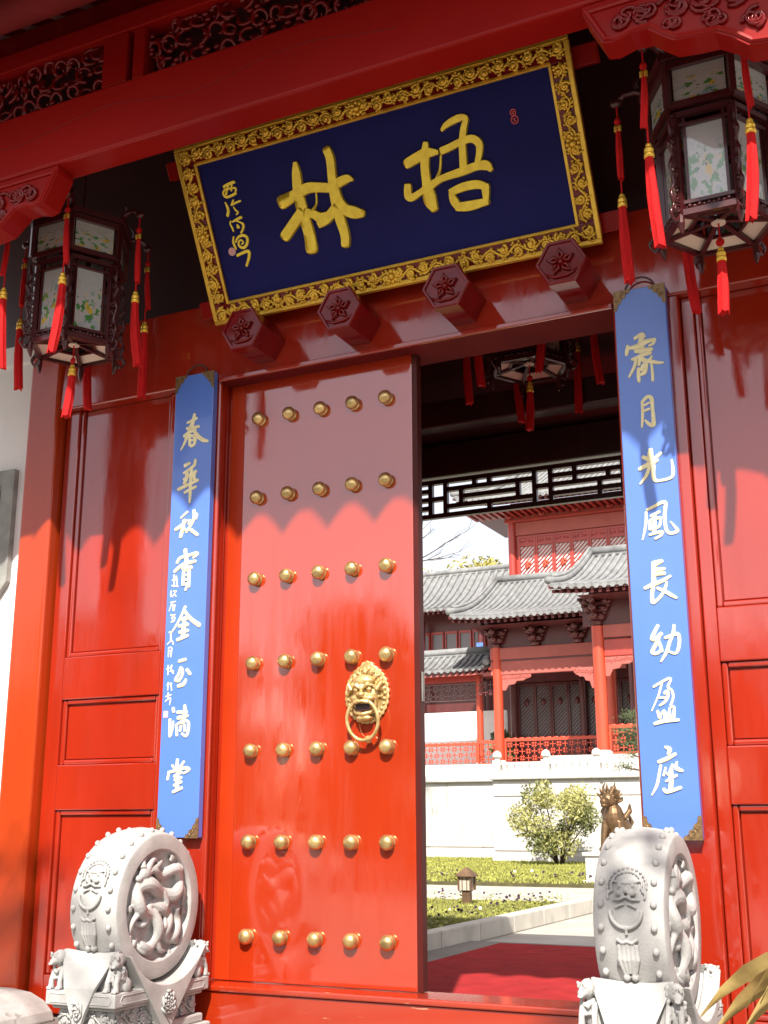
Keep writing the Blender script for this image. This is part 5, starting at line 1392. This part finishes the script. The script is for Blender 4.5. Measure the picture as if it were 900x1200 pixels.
# ------------------------------------------------------------------ terrace of pale stone carrying the pavilion
ter = thing('stone_terrace', (-10.0, 26.2, 0.0), 'pale stone terrace wall with framed slabs and coping below the red pavilion', 'terrace')
part(MB().box(-26, -8.42, 26.2, 40, -0.029, 2.05), 'retaining_wall', 'pale_stone', ter)
part(MB().box(-26, -8.40, 26.04, 26.7, 2.051, 2.22), 'coping', 'pale_stone', ter, bevel=0.03)
part(MB().box(-26, -8.40, 26.06, 26.19, -0.028, 0.22), 'wall_foot', 'pale_stone', ter, bevel=0.02)
x = -24.0
while x < -8.9:                                          # big framed slabs of the wall face
    part(MB().box(x, x + 2.90, 26.165, 26.199, 0.30, 1.95), 'wall_slab', 'pale_stone', ter, bevel=0.012)
    x += 3.02
part(MB().box(-8.41, 4.0, 23.4, 40, -0.029, 2.0), 'projecting_wall', 'pale_stone', ter)
x = -8.40
while x < 3:
    part(MB().box(x + 0.02, x + 1.38, 23.365, 23.399, 0.28, 1.55), 'wall_slab', 'pale_stone', ter, bevel=0.012)
    part(MB().box(x + 0.02, x + 1.38, 23.37, 23.399, 1.60, 1.95), 'wall_slab', 'pale_stone', ter, bevel=0.012)
    x += 1.42
part(MB().box(-8.43, 4.0, 23.3, 23.398, -0.028, 0.2), 'wall_foot', 'pale_stone', ter, bevel=0.02)
part(MB().box(-8.45, 4.0, 23.25, 23.9, 2.001, 2.13), 'coping', 'pale_stone', ter, bevel=0.03)
# stone balustrade on the projecting part
bl = thing('stone_balustrade', (-4.0, 23.5, 2.13), 'white stone balustrade with knobbed posts along the terrace edge', 'balustrade')
p0 = None; g0 = None
for k in range(9):
    x = -8.30 + k * 1.3
    if p0 is None:
        pm = MB().box(-0.10, 0.10, -0.10, 0.10, 0.0, 0.36).lathe([(0.07, 0.36), (0.07, 0.40), (0.115, 0.44), (0.12, 0.50), (0.09, 0.56), (0.03, 0.60), (0.0, 0.605)], 12)
        p0 = pm.build('baluster_post', 'pale_stone', None, angle=40)
        p0.parent = bl; p0.location = V(x, 23.5, 2.131) - ORG[bl.name]
        gm = MB().box(0.101, 1.199, -0.05, 0.05, 0.0, 0.09).box(0.101, 1.199, -0.05, 0.05, 0.24, 0.31)
        for q in range(5):
            gm.box(0.2 + q * 0.2, 0.26 + q * 0.2, -0.045, 0.045, 0.09, 0.24)
        g0 = gm.build('rail_panel', 'pale_stone', None)
        g0.parent = bl; g0.location = V(x, 23.5, 2.131) - ORG[bl.name]
    else:
        inst('baluster_post', p0, bl, V(x, 23.5, 2.131))
        if k < 8: inst('rail_panel', g0, bl, V(x, 23.5, 2.131))

# ------------------------------------------------------------------ tiled roofs
def tiled_roof(e0, e1, r0, r1, sag, lift, parent, name='roof', spacing=0.23, rr=0.062, verge=(True, True), hang=0.0):
    """roof slope from eave e0-e1 up to ridge r0-r1: curved sheet, tile rolls with round ends, ridge and verge rolls"""
    e0, e1, r0, r1 = Vector(e0), Vector(e1), Vector(r0), Vector(r1)
    L = (e1 - e0).length
    def S(s, t):
        p = e0.lerp(e1, s).lerp(r0.lerp(r1, s), t)
        p.z -= sag * math.sin(math.pi * t)
        c0 = max(0.0, 1 - s * L / 1.8) if verge[0] else 0
        c1 = max(0.0, 1 - (1 - s) * L / 1.8) if verge[1] else 0
        p.z += lift * (c0 ** 2 + c1 ** 2) * (1 - t) ** 2
        return p
    sh = MB(); nx, nt_ = 24, 8
    g = [[sh.add([S(i / nx, j / nt_)]) for j in range(nt_ + 1)] for i in range(nx + 1)]
    g2 = [[sh.add([S(i / nx, j / nt_) - V(0, 0, 0.10)]) for j in range(nt_ + 1)] for i in range(nx + 1)]
    for i in range(nx):
        for j in range(nt_):
            sh.face((g[i][j], g[i + 1][j], g[i + 1][j + 1], g[i][j + 1])); sh.face((g2[i][j + 1], g2[i + 1][j + 1], g2[i + 1][j], g2[i][j]), 1)
        sh.face((g2[i][0], g2[i + 1][0], g[i + 1][0], g[i][0]), 1)
    for j in range(nt_):
        sh.face((g[0][j], g[0][j + 1], g2[0][j + 1], g2[0][j])); sh.face((g[nx][j + 1], g[nx][j], g2[nx][j], g2[nx][j + 1]))
    ro = part(sh, name, ['roof_tile', 'pav_dark'], parent)
    tl = MB(); n = int(L / spacing)
    for k in range(n + 1):
        s = (k + 0.5) / (n + 1)
        pts = [S(s, t / 7) + V(0, 0, rr * 0.35) for t in range(8)]
        d0 = (pts[0] - pts[1]).normalized() * 0.05
        pts[0] = pts[0] + d0
        tl.tube(pts, [rr] * 8, 8)
        s2 = (k + 1.0) / (n + 1)
        if s2 < 1:
            c = S(s2, 0) - V(0, 0.03, 0.0)
            tl.prism([(0.10 * math.cos(R(180 + 36 * q)), 0.13 * math.sin(R(180 + 36 * q))) for q in range(6)], lambda a, b, d, c=c: (c.x + a, c.y + d, c.z + b + 0.03), 0.0, -0.02)
    tag(part(tl, 'tile_rolls', 'roof_tile', ro, smooth=False, angle=60), kind='stuff')
    rd = MB()
    rd.tube([S(0, 1) + V(-0.08, 0, 0.16), S(0.5, 1) + V(0, 0, 0.14), S(1, 1) + V(0.08, 0, 0.16)], 0.13, 10)
    rd.tube([S(0, 1) + V(-0.1, 0, 0.02), S(1, 1) + V(0.1, 0, 0.02)], 0.09, 8)
    for f, s in zip(verge, (0, 1)):
        if f:
            rd.tube([S(s, t / 9) + V(0, -0.03, 0.14) for t in range(10)], [0.11] * 10, 9)
            rd.tube([S(s, t / 9) + V(0, -0.03, 0.27) for t in range(1, 10)], [0.06] * 9, 7)
    part(rd, 'ridge', 'roof_tile', ro, smooth=True)
    ft = MB(); n2 = int(L / 0.22)
    for k in range(n2):
        s = (k + 0.5) / n2
        for t0, t1 in ((0.02, 0.18), (0.18, 0.34)):
            ft.bar(S(s, t0) - V(0, 0, 0.17), S(s, t1) - V(0, 0, 0.17), 0.09, 0.09)
    tag(part(ft, 'eave_rafters', 'pav_dark', ro), kind='stuff')
    return ro
def lattice(mb, x0, x1, z0, z1, y, cell, th, style='square', dep=0.03):
    nx = max(1, int(round((x1 - x0) / cell))); nz = max(1, int(round((z1 - z0) / cell)))
    if style == 'square':
        for i in range(nx + 1):
            x = x0 + (x1 - x0) * i / nx; mb.box(x - th / 2, x + th / 2, y - dep / 2, y + dep / 2, z0, z1)
        for j in range(nz + 1):
            z = z0 + (z1 - z0) * j / nz; mb.box(x0, x1, y - dep / 2 + 0.002, y + dep / 2 - 0.002, z - th / 2, z + th / 2)
    elif style == 'diag':
        W, H = x1 - x0, z1 - z0
        c = cell
        k = -H
        while k < W:
            a0 = max(0, k); b0 = a0 - k; a1 = min(W, k + H); b1 = a1 - k
            if a1 - a0 > 0.01: mb.bar((x0 + a0, y, z0 + b0), (x0 + a1, y, z0 + b1), th, dep, upv=(0, 1, 0))
            k += c
    elif style == 'key':
        rn = random.Random(int(x0 * 100))
        for i in range(nx):
            for j in range(nz):
                xa, xb = x0 + (x1 - x0) * i / nx, x0 + (x1 - x0) * (i + 1) / nx
                za, zb = z0 + (z1 - z0) * j / nz, z0 + (z1 - z0) * (j + 1) / nz
                xm, zm = (xa + xb) / 2, (za + zb) / 2
                if (i + j) % 2:
                    mb.box(xa, xb, y - dep / 2, y + dep / 2, zm - th / 2, zm + th / 2); mb.box(xm - th / 2, xm + th / 2, y - dep / 2 + .002, y + dep / 2 - .002, za, zb)
                else:
                    mb.box(xa + .02, xb - .02, y - dep / 2 + .001, y + dep / 2 - .001, za + 0.05, za + 0.05 + th); mb.box(xa + .02, xb - .02, y - dep / 2 + .001, y + dep / 2 - .001, zb - 0.05 - th, zb - 0.05)
                    mb.box(xa + .05, xa + .05 + th, y - dep / 2 + .003, y + dep / 2 - .003, za + .02, zb - .02); mb.box(xb - .05 - th, xb - .05, y - dep / 2 + .003, y + dep / 2 - .003, za + .02, zb - .02)
    return mb
def railing(x0, x1, y, z0, z1, parent, mt='pav_orange'):
    fr = MB().box(x0, x1, y - 0.05, y + 0.05, z1 - 0.09, z1).box(x0, x1, y - 0.045, y + 0.045, z0, z0 + 0.07)
    fr.box(x0, x0 + 0.06, y - 0.044, y + 0.044, z0 + 0.07, z1 - 0.09).box(x1 - 0.06, x1, y - 0.044, y + 0.044, z0 + 0.07, z1 - 0.09)
    ro = part(fr, 'railing', mt, parent)
    part(lattice(MB(), x0 + 0.07, x1 - 0.07, z0 + 0.075, z1 - 0.095, y, 0.21, 0.026, 'key', 0.04), 'railing_lattice', mt, ro)
    # wavy crest on top
    cw = MB(); n = int((x1 - x0) / 0.22)
    for k in range(n):
        cw.ball((x0 + (k + 0.5) * (x1 - x0) / n, y, z1), (0.10, 0.03, 0.03), 8, 5)
    part(cw, 'railing_crest', mt, ro, smooth=True)
def dougong(x, y, z0, h, parent, w=0.42):
    """stacked bracket cluster with curling arms"""
    mb = MB()
    mb.box(x - 0.13, x + 0.13, y - 0.13, y + 0.13, z0, z0 + 0.14)
    for k in range(3):
        zz = z0 + 0.15 + k * (h - 0.15) / 3
        ww = w * (0.55 + 0.27 * k)
        mb.tube([(x - ww, y - 0.05, zz + 0.16), (x - ww * 0.8, y - 0.06, zz + 0.06), (x, y - 0.06, zz + 0.03), (x + ww * 0.8, y - 0.06, zz + 0.06), (x + ww, y - 0.05, zz + 0.16)], [0.05, 0.075, 0.085, 0.075, 0.05], 7)
        mb.tube([(x, y + 0.1, zz + 0.05), (x, y - 0.2 - 0.12 * k, zz + 0.05), (x, y - 0.32 - 0.14 * k, zz + 0.13), (x, y - 0.33 - 0.14 * k, zz + 0.21)], [0.06, 0.07, 0.06, 0.03], 7)
        for s in (-1, 1):
            mb.box(x + s * ww - 0.06, x + s * ww + 0.06, y - 0.12, y + 0.02, zz + 0.15, zz + 0.22)
            mb.ball((x + s * ww * 0.6, y - 0.16, zz + 0.10), (0.10, 0.05, 0.07), 8, 6)
        mb.ball((x, y - 0.3 - 0.12 * k, zz + 0.10), (0.12, 0.08, 0.09), 8, 6)
    return part(mb, 'bracket_cluster', 'pav_dark', parent, smooth=True)
def bracket_wing(x, y, z, sgn, w, h, parent, mt='pav_pink'):
    pr = [(0, 0), (w, 0), (w * 0.98, -h * 0.22), (w * 0.82, -h * 0.30), (w * 0.72, -h * 0.42), (w * 0.5, -h * 0.42), (w * 0.42, -h * 0.62), (w * 0.22, -h * 0.66), (w * 0.12, -h), (0, -h)]
    mb = MB()
    f_ = (lambda a, b, d: (x + sgn * a, d, z + b))
    mb.prism(pr if sgn < 0 else list(reversed(pr)), f_, y + 0.04, y - 0.04)
    rn = random.Random(3)
    for k in range(9):
        a, b = w * (0.08 + 0.1 * k), -h * (0.14 + 0.25 * max(0, 0.7 - k / 9) * rn.random())
        sp = spiral(a, b, 0.06, 1.1, rn.uniform(0, 6), rn.choice((-1, 1)), 8)
        mb.tube([f_(q, s, y - 0.045) for q, s in sp], 0.016, 5)
    return part(mb, 'bracket_wing', mt, parent)

# ------------------------------------------------------------------ the two storey hall with its porches
hall = thing('red_hall', (-8.5, 32, 2.05), 'two storey red hall with grey tiled porch roofs standing on the terrace', 'hall')
FZ = 2.75
part(MB().box(-26, -8.0, 30.6, 44, 2.052, FZ), 'floor_platform', 'pale_stone', hall)
part(MB().box(-7.99, 2.0, 26.6, 44, 2.053, FZ - 0.01), 'floor_platform', 'pale_stone', hall)
def column(x, y, r, z0, z1, parent=hall, mt='pav_orange'):
    part(MB().lathe([(r * 1.5, z0 - 0.0), (r * 1.6, z0 + 0.06), (r * 1.15, z0 + 0.12)], 18, lambda a, b, h: (x + a, y + b, h)), 'column_base', 'pale_stone', parent, smooth=True)
    return part(MB().lathe([(r, z0 + 0.1), (r, z1), (0, z1)], 18, lambda a, b, h: (x + a, y + b, h)), 'column', mt, parent, angle=50)
for (x, y, r, zt) in ((-10.98, 31, 0.16, 6.50), (-7.2, 31, 0.16, 6.5), (-6.47, 27, 0.175, 6.32), (-2.4, 27, 0.175, 6.32), (-12.02, 32, 0.115, 5.75), (-14.6, 32, 0.115, 5.75)):
    column(x, y, r, FZ, zt)
# porch beams
part(MB().box(-11.2, -6.7, 30.90, 31.10, 6.10, 6.48), 'porch_beam', 'pav_pink', hall, bevel=0.02)
part(MB().box(-11.2, -6.7, 30.93, 31.07, 5.60, 6.04), 'porch_beam', 'pav_pink', hall, bevel=0.02)
part(MB().box(-11.2, -6.7, 30.95, 31.05, 6.041, 6.099), 'beam_strip', 'pav_dark', hall)
part(MB().box(-11.3, -6.6, 31.02, 31.12, 6.481, 7.35), 'bracket_board', 'pav_dark', hall)
part(MB().box(-6.3, -2.5, 26.90, 27.10, 5.98, 6.34), 'porch_beam', 'pav_pink', hall, bevel=0.02)
part(MB().box(-6.3, -2.5, 26.93, 27.07, 5.45, 5.93), 'porch_beam', 'pav_red', hall, bevel=0.02)
part(MB().box(-6.9, -2.0, 27.02, 27.12, 6.341, 7.2), 'bracket_board', 'pav_dark', hall)
for x in (-10.98, -9.62, -8.2): dougong(x, 30.95, 6.50, 0.85, hall)
for x in (-6.47, -5.0, -3.6): dougong(x, 26.95, 6.35, 0.78, hall)
bracket_wing(-10.82, 31, 5.60, 1, 1.0, 0.50, hall)
bracket_wing(-7.36, 31, 5.60, -1, 1.0, 0.50, hall)
bracket_wing(-6.29, 27, 5.45, 1, 0.95, 0.55, hall)
bracket_wing(-2.58, 27, 5.45, -1, 0.95, 0.55, hall)
bracket_wing(-6.65, 27.1, 5.2, -1, 0.6, 0.6, hall)
# railings between the columns
railing(-14.45, -12.14, 32, FZ, 3.52, hall); railing(-11.9, -11.15, 31.4, FZ, 3.53, hall)
railing(-10.80, -7.38, 31, FZ, 3.55, hall); railing(-6.28, -2.6, 27, FZ, 3.55, hall)
# lower storey wall with lattice doors
part(MB().box(-11.4, 2.0, 33.9, 34.2, FZ, 8.9), 'lower_wall', 'pav_dark', hall)
part(MB().box(-11.35, -6.5, 33.55, 33.899, 5.62, 6.6), 'door_head', 'pav_dark', hall)
for k in range(9):
    x = -11.25 + k * 0.60
    dm = MB().box(x, x + 0.05, 33.72, 33.80, FZ, 5.6).box(x + 0.54, x + 0.59, 33.72, 33.80, FZ, 5.6).box(x + 0.05, x + 0.54, 33.722, 33.798, 5.5, 5.6).box(x + 0.05, x + 0.54, 33.722, 33.798, 3.72, 3.80).box(x + 0.05, x + 0.54, 33.73, 33.79, FZ, 3.72)
    do = part(dm, 'lattice_door', 'pav_dark', hall)
    part(lattice(MB(), x + 0.06, x + 0.53, 3.81, 5.49, 33.76, 0.13, 0.022, 'diag'), 'door_lattice', 'pav_dark', do)
    part(MB().lathe([(0, 0.04), (0.07, 0.035), (0.09, 0.0)], 12, lambda a, b, h, x=x: (x + 0.295 + a, 33.74 - h, 4.95 + b * 1.4)), 'medallion', 'pav_dark', do, smooth=True)
    part(MB().box(x + 0.05, x + 0.54, 33.80, 33.805, 3.80, 5.5), 'pane', 'window_paper', do)
for x in (-11.38, -8.9, -6.4): column(x, 33.6, 0.12, FZ, 5.62, hall, 'pav_dark')
for k in range(8):                                       # door leaves behind the nearer porch
    x = -6.1 + k * 0.6
    dm = MB().box(x, x + 0.05, 29.72, 29.80, FZ, 5.6).box(x + 0.54, x + 0.59, 29.72, 29.80, FZ, 5.6).box(x + 0.05, x + 0.54, 29.722, 29.798, 5.5, 5.6).box(x + 0.05, x + 0.54, 29.722, 29.798, FZ, 3.80)
    do = part(dm, 'lattice_door', 'pav_dark', hall)
    part(lattice(MB(), x + 0.06, x + 0.53, 3.81, 5.49, 29.76, 0.13, 0.022, 'diag'), 'door_lattice', 'pav_dark', do)
    part(MB().box(x + 0.05, x + 0.54, 29.80, 29.805, 3.80, 5.5), 'pane', 'window_paper', do)
part(MB().box(-6.2, -1.2, 29.81, 30.0, 5.6, 7.2), 'door_head', 'pav_dark', hall)
column(-6.2, 29.7, 0.12, FZ, 5.62, hall, 'pav_dark')
# upper storey
part(MB().box(-11.42, 2.0, 34.0, 34.3, 8.9, 12.2), 'upper_wall', 'pav_red', hall)
part(MB().lathe([(0.14, 8.9), (0.14, 11.5)], 16, lambda a, b, h: (-11.37 + a, 33.95 + b, h)), 'corner_column', 'pav_red', hall, smooth=True)
part(MB().box(-11.23, 2.0, 33.93, 33.999, 10.96, 11.44), 'upper_beam', 'pav_pink', hall, bevel=0.015)
part(MB().box(-11.6, 2.0, 33.80, 33.999, 11.441, 11.56), 'upper_cornice', 'pav_red', hall, bevel=0.02)
part(MB().box(-11.6, 2.0, 33.86, 33.999, 11.561, 11.95), 'carved_band', 'pav_pink', hall)
cb_ = MB()
rn = random.Random(9)
for k in range(16):
    x = -11.4 + k * 0.62
    for q in range(3):
        sp = spiral(x + q * 0.2, 11.75 + rn.uniform(-.06, .06), 0.12, 1.2, rn.uniform(0, 6), 1, 9)
        cb_.tube([(a, 33.85, b) for a, b in sp], 0.03, 5)
    if k % 2 == 0:
        cb_.ball((x, 33.78, 11.70), (0.16, 0.1, 0.14), 8, 6)
part(cb_, 'band_carving', 'pav_red', hall, smooth=True)
for k in range(9):
    x = -11.13 + k * 0.66
    z0, z1 = 9.40, 10.90
    wm_ = MB().box(x, x + 0.06, 33.90, 33.999, z0, z1).box(x + 0.59, x + 0.65, 33.90, 33.999, z0, z1).box(x + 0.06, x + 0.59, 33.902, 33.998, z1 - 0.06, z1).box(x + 0.06, x + 0.59, 33.902, 33.998, z0, z0 + 0.05).box(x + 0.06, x + 0.59, 33.902, 33.998, z1 - 0.36, z1 - 0.30).box(x + 0.06, x + 0.59, 33.93, 33.998, z1 - 0.30, z1 - 0.06)
    wo = part(wm_, 'window', 'pav_red', hall)
    part(lattice(MB(), x + 0.07, x + 0.58, z0 + 0.06, z1 - 0.37, 33.96, 0.15, 0.030, 'diag', 0.03), 'window_lattice', 'pav_red', wo)
    part(MB().box(x + 0.06, x + 0.59, 33.985, 33.997, z0 + 0.05, z1 - 0.36), 'window_pane', 'pale_paper', wo)
    md = MB()
    for q in range(9):
        an = q * 2.4; r_ = 0.03 * math.sqrt(q)
        md.ball((x + 0.325 + r_ * 1.1 * math.cos(an), 33.93, 9.86 + r_ * 1.6 * math.sin(an)), (0.045, 0.025, 0.055), 7, 5)
    part(md, 'window_medallion', 'pav_orange', wo, smooth=True)
    sc = MB()
    for q in range(4):
        sp = spiral(x + 0.13 + q * 0.13, z1 - 0.18, 0.055, 1.0, q, 1 if q % 2 else -1, 8)
        sc.tube([(a, 33.925, b) for a, b in sp], 0.016, 5)
    part(sc, 'window_carving', 'pav_red', wo, smooth=True)
tiled_roof((-12.07, 29.5, 7.30), (-6.0, 29.5, 7.30), (-11.68, 33.0, 9.05), (-6.0, 33.0, 9.05), 0.28, 0.12, hall, 'porch_roof', verge=(True, False))
tiled_roof((-7.40, 25.5, 7.22), (-1.0, 25.5, 7.22), (-6.90, 28.2, 8.62), (-1.0, 28.2, 8.62), 0.26, 0.10, hall, 'porch_roof', verge=(True, False))
part(MB().prism([(25.9, 7.05), (27.0, 7.2), (28.2, 8.2), (33.5, 8.5), (33.5, 7.05)], lambda a, b, d: (d, a, b), -6.72, -1.0), 'porch_gable', 'pav_dark', hall)
part(MB().prism([(29.9, 7.1), (31.3, 7.3), (33.0, 8.6), (33.9, 8.9), (33.9, 7.1)], lambda a, b, d: (d, a, b), -11.6, -6.73), 'porch_gable', 'pav_dark', hall)
tiled_roof((-13.0, 32.3, 11.95), (2.0, 32.3, 11.95), (-11.4, 35.5, 13.75), (2.0, 35.5, 13.75), 0.3, 0.25, hall, 'main_roof', verge=(True, False))
part(MB().prism([(32.6, 11.78), (37, 11.78), (37, 11.70), (32.6, 11.70)], lambda a, b, d: (d, a, b), -12.7, 2.0), 'main_soffit', 'pav_dark', hall)
sr = MB()
for k in range(34):
    sr.bar((-12.65 + k * 0.25, 32.62, 11.655), (-12.65 + k * 0.25, 33.85, 11.655), 0.09, 0.085)
tag(part(sr, 'soffit_rafters', 'pav_red', hall), kind='stuff')

# rear wing behind, to the side of the hall
wing = thing('rear_wing', (-15.5, 39.5, 2.05), 'dark rear wing with a long grey tiled roof behind the hall', 'building')
part(MB().box(-24, -12.0, 39.5, 43, 2.053, 9.85), 'wall', 'pav_dark', wing)
for k in range(10):
    x = -17.6 + k * 0.62
    wo = part(MB().box(x, x + 0.05, 39.42, 39.499, 6.9, 8.6).box(x + 0.5, x + 0.55, 39.42, 39.499, 6.9, 8.6).box(x + 0.05, x + 0.5, 39.422, 39.498, 8.5, 8.6).box(x + 0.05, x + 0.5, 39.422, 39.498, 6.9, 7.0), 'window', 'pav_red', wing)
    part(MB().box(x + 0.05, x + 0.5, 39.48, 39.495, 7.0, 8.5), 'pane', 'window_paper', wo)
for x in (-14.6, -17.2): part(MB().lathe([(0.13, 2.76), (0.13, 9.0)], 14, lambda a, b, h, x=x: (x + a, 39.0 + b, h)), 'column', 'pav_dark', wing, smooth=True)
part(MB().box(-14.74, -14.46, 38.84, 38.86, 7.2, 7.95), 'blue_tablet', 'board_blue', wing)
part(MB().box(-24, -12, 38.6, 39.5, 6.55, 6.7), 'balcony', 'pav_pink', wing)
tiled_roof((-24, 38.0, 9.30), (-12.6, 38.0, 9.30), (-24, 41, 11.3), (-12.6, 41, 11.3), 0.25, 0.0, wing, 'wing_roof', spacing=0.30, rr=0.085, verge=(False, False))
# covered corridor joining the hall
cor = thing('covered_corridor', (-13.5, 32, 2.05), 'low open corridor with lattice frieze and small tiled roof beside the hall', 'corridor')
part(MB().box(-16.0, -11.9, 31.92, 32.08, 5.56, 5.78), 'corridor_beam', 'pav_red', cor)
part(lattice(MB(), -14.45, -12.15, 5.0, 5.5, 32, 0.22, 0.035, 'key', 0.05).box(-14.5, -12.13, 31.97, 32.03, 5.50, 5.555).box(-14.5, -12.13, 31.97, 32.03, 4.95, 5.0), 'lattice_frieze', 'pav_dark', cor)
part(lattice(MB(), -11.88, -11.15, 5.0, 5.5, 31.5, 0.2, 0.035, 'key', 0.05), 'lattice_frieze', 'pav_dark', cor)
part(MB().box(-20, -12.2, 35.0, 35.2, FZ, 4.85), 'white_back_wall', 'white_plaster', cor)
tiled_roof((-16.5, 30.9, 5.85), (-11.35, 30.9, 5.85), (-16.5, 32.1, 6.48), (-11.35, 32.1, 6.48), 0.06, 0.05, cor, 'corridor_roof', verge=(False, True))

# ------------------------------------------------------------------ trees
def limb(mb, p, d, ln, r, depth, rn, ends, spread=0.7):
    n = 4; pts = [p]; q = p; dd = d.copy()
    for i in range(n):
        dd = (dd + V(rn.gauss(0, 0.12), rn.gauss(0, 0.12), rn.gauss(0, 0.08))).normalized()
        q = q + dd * (ln / n); pts.append(q)
    mb.tube(pts, [r * (1 - 0.12 * i) for i in range(n + 1)], 7 if depth > 1 else 5)
    if depth == 0:
        ends.append(q); return
    for k in range(rn.choice((2, 3, 3))):
        a = V(rn.gauss(0, 1), rn.gauss(0, 1), rn.gauss(0, 0.7)).normalized()
        limb(mb, pts[rn.choice((2, 3, 4))], (dd + a * spread).normalized(), ln * rn.uniform(0.55, 0.8), r * 0.55, depth - 1, rn, ends, spread)
    ends.append(q)
def tree(name, base, h, seed, label, leafmat, nleaf, lsize, crown=1.1, depth=3, bare=False):
    t = thing(name, base, label, 'tree')
    rn = random.Random(seed)
    tm = MB(); ends = []
    limb(tm, Vector(base), V(rn.uniform(-.05, .05), 0, 1), h * 0.42, h * 0.028, depth, rn, ends)
    part(tm, 'trunk', 'bark', t, smooth=True)
    if not bare:
        cm = MB(); per = max(4, nleaf // max(1, len(ends)))
        for e in ends:
            rr = crown * rn.uniform(0.6, 1.2)
            leaf_cloud(cm, e, (rr, rr, rr * 0.7), per, lsize, rn, 0.1)
        part(cm, 'crown', leafmat, t)
    return t
tree('leafy_tree', (-18.6, 50, 0), 14.6, 3, 'yellow green tree rising behind the rear wing roof', 'tree_leaf', 9000, 0.16, 1.3)
tree('leafy_tree', (-24.0, 52, 0), 14.4, 5, 'sparser yellow green tree behind the rear wing, further from the hall', 'tree_leaf', 7000, 0.16, 1.3)
bt = thing('bare_tree', (-11.5, 21.5, 0.02), 'bare branched tree reaching towards the hall roof', 'tree')
rn = random.Random(8)
tm = MB(); ends = []
tm.tube([(-11.5, 21.5, 0.02), (-11.4, 21.5, 2.5), (-11.6, 21.5, 5.0), (-11.4, 21.5, 8.6)], [0.20, 0.16, 0.12, 0.05], 9)
for (z, ax_, az_, ln_) in ((6.9, 1.0, 0.42, 1.7), (7.3, 1.0, 0.25, 1.6), (6.0, 1.0, 0.62, 1.15), (6.6, 1.0, 0.55, 1.0), (7.2, 1.0, 0.2, 0.9), (7.0, -1.0, 0.6, 1.4), (8.2, -0.5, 0.8, 1.0), (8.3, 0.6, 0.5, 0.8)):
    limb(tm, V(-11.5, 21.5, z), V(ax_, 0.1, az_).normalized(), ln_, 0.035, 3, rn, ends, 0.6)
part(tm, 'branches', 'bark', bt, smooth=True)
shrub('corridor_bush', (-11.6, 33.0, FZ), 1.5, 1.3, 2500, 0.07, 31, 'dark green bush behind the corridor railing', 'pine_leaf', 5)
# layered pine on the terrace
pine = thing('pine_tree', (-3.6, 20.3, -0.03), 'dwarf pine with layered green pads beside the terrace balustrade', 'tree')
rn = random.Random(14)
tm = MB(); tm.tube([(-3.6, 20.3, -0.03), (-3.5, 20.3, 0.8), (-3.7, 20.25, 1.5), (-3.6, 20.3, 2.2), (-3.75, 20.3, 3.0)], [0.12, 0.10, 0.08, 0.06, 0.03], 8)
cm = MB()
for k in range(15):
    z = 2.0 + 0.085 * k; a = rn.uniform(0, 6.28) if k % 3 else math.pi + rn.uniform(-.3, .3); L = rn.uniform(0.25, 0.60) * (1.25 - 0.05 * k)
    e = V(-3.65 + math.cos(a) * L, 20.3 + math.sin(a) * L, z + 0.12)
    tm.tube([(-3.62, 20.3, z), tuple(e)], [0.03, 0.012], 6)
    for _ in range(150):
        c = e + V(rn.gauss(0, 0.14), rn.gauss(0, 0.14), rn.gauss(0, 0.05))
        d = V(rn.gauss(0, 1), rn.gauss(0, 1), abs(rn.gauss(0.6, 0.6))).normalized() * rn.uniform(0.06, 0.11)
        s = d.orthogonal().normalized() * 0.009
        cm.poly([c - s, c + s, c + d])
part(tm, 'trunk', 'bark', pine, smooth=True)
part(cm, 'crown', 'pine_leaf', pine)

# belt of trees across the forecourt, facing the gate (seen in the lacquer's reflections)
rn = random.Random(77)
cm = MB()
for k in range(16):
    x = -30 + k * 3.9 + rn.uniform(-1, 1); y = -27 + rn.uniform(-2, 2); h = rn.uniform(5.6, 7.6)
    cm.tube([(x, y, -0.48), (x + 0.1, y, h * 0.5)], [0.2, 0.12], 7, 1)
    for q in range(14):
        leaf_cloud(cm, (x + rn.uniform(-2.0, 2.0), y + rn.uniform(-1, 1), 0.4 + (h - 1.2) * q / 13), (1.8, 1.2, 1.0), 240, 0.32, rn, 0.1)
tag(cm.build('tree_belt', ['pine_leaf', 'bark']), 'belt of dark green trees across the forecourt facing the gate', 'trees', kind='stuff')

# tree standing to the side of the camera; its boughs over the forecourt dapple the foot of the gate
shade = thing('forecourt_tree', (5.2, -8.2, -0.48), 'tree standing on the forecourt in front of the gate', 'tree')
rn = random.Random(41)
tm = MB(); cm = MB()
fork = V(4.9, -7.9, 3.6)
tm.tube([(5.2, -8.2, -0.48), (5.15, -8.1, 1.5), tuple(fork)], [0.16, 0.14, 0.12], 10)
for (px, py, pz, hz, rad_, nl) in ((1.16, -0.85, 0.85, 5.6, 0.30, 130), (1.9, -0.05, 0.25, 5.9, 0.35, 150), (2.1, -0.05, 1.5, 6.0, 0.30, 90), (-2.45, -0.1, 0.5, 6.2, 0.40, 150), (-2.6, 0, 0.15, 6.4, 0.3, 70)):
    k = (hz - pz) / SUN.z
    c = V(px, py, pz) + SUN * k
    mid = fork.lerp(c, 0.5) + V(0, 0, 0.5)
    tm.tube([tuple(fork), tuple(mid), tuple(c)], [0.06, 0.035, 0.012], 7)
    leaf_cloud(cm, c, (rad_, rad_, rad_ * 0.7), nl, 0.07, rn, 0.0)
part(tm, 'trunk', 'bark', shade, smooth=True)
part(cm, 'crown', 'pine_leaf', shade)
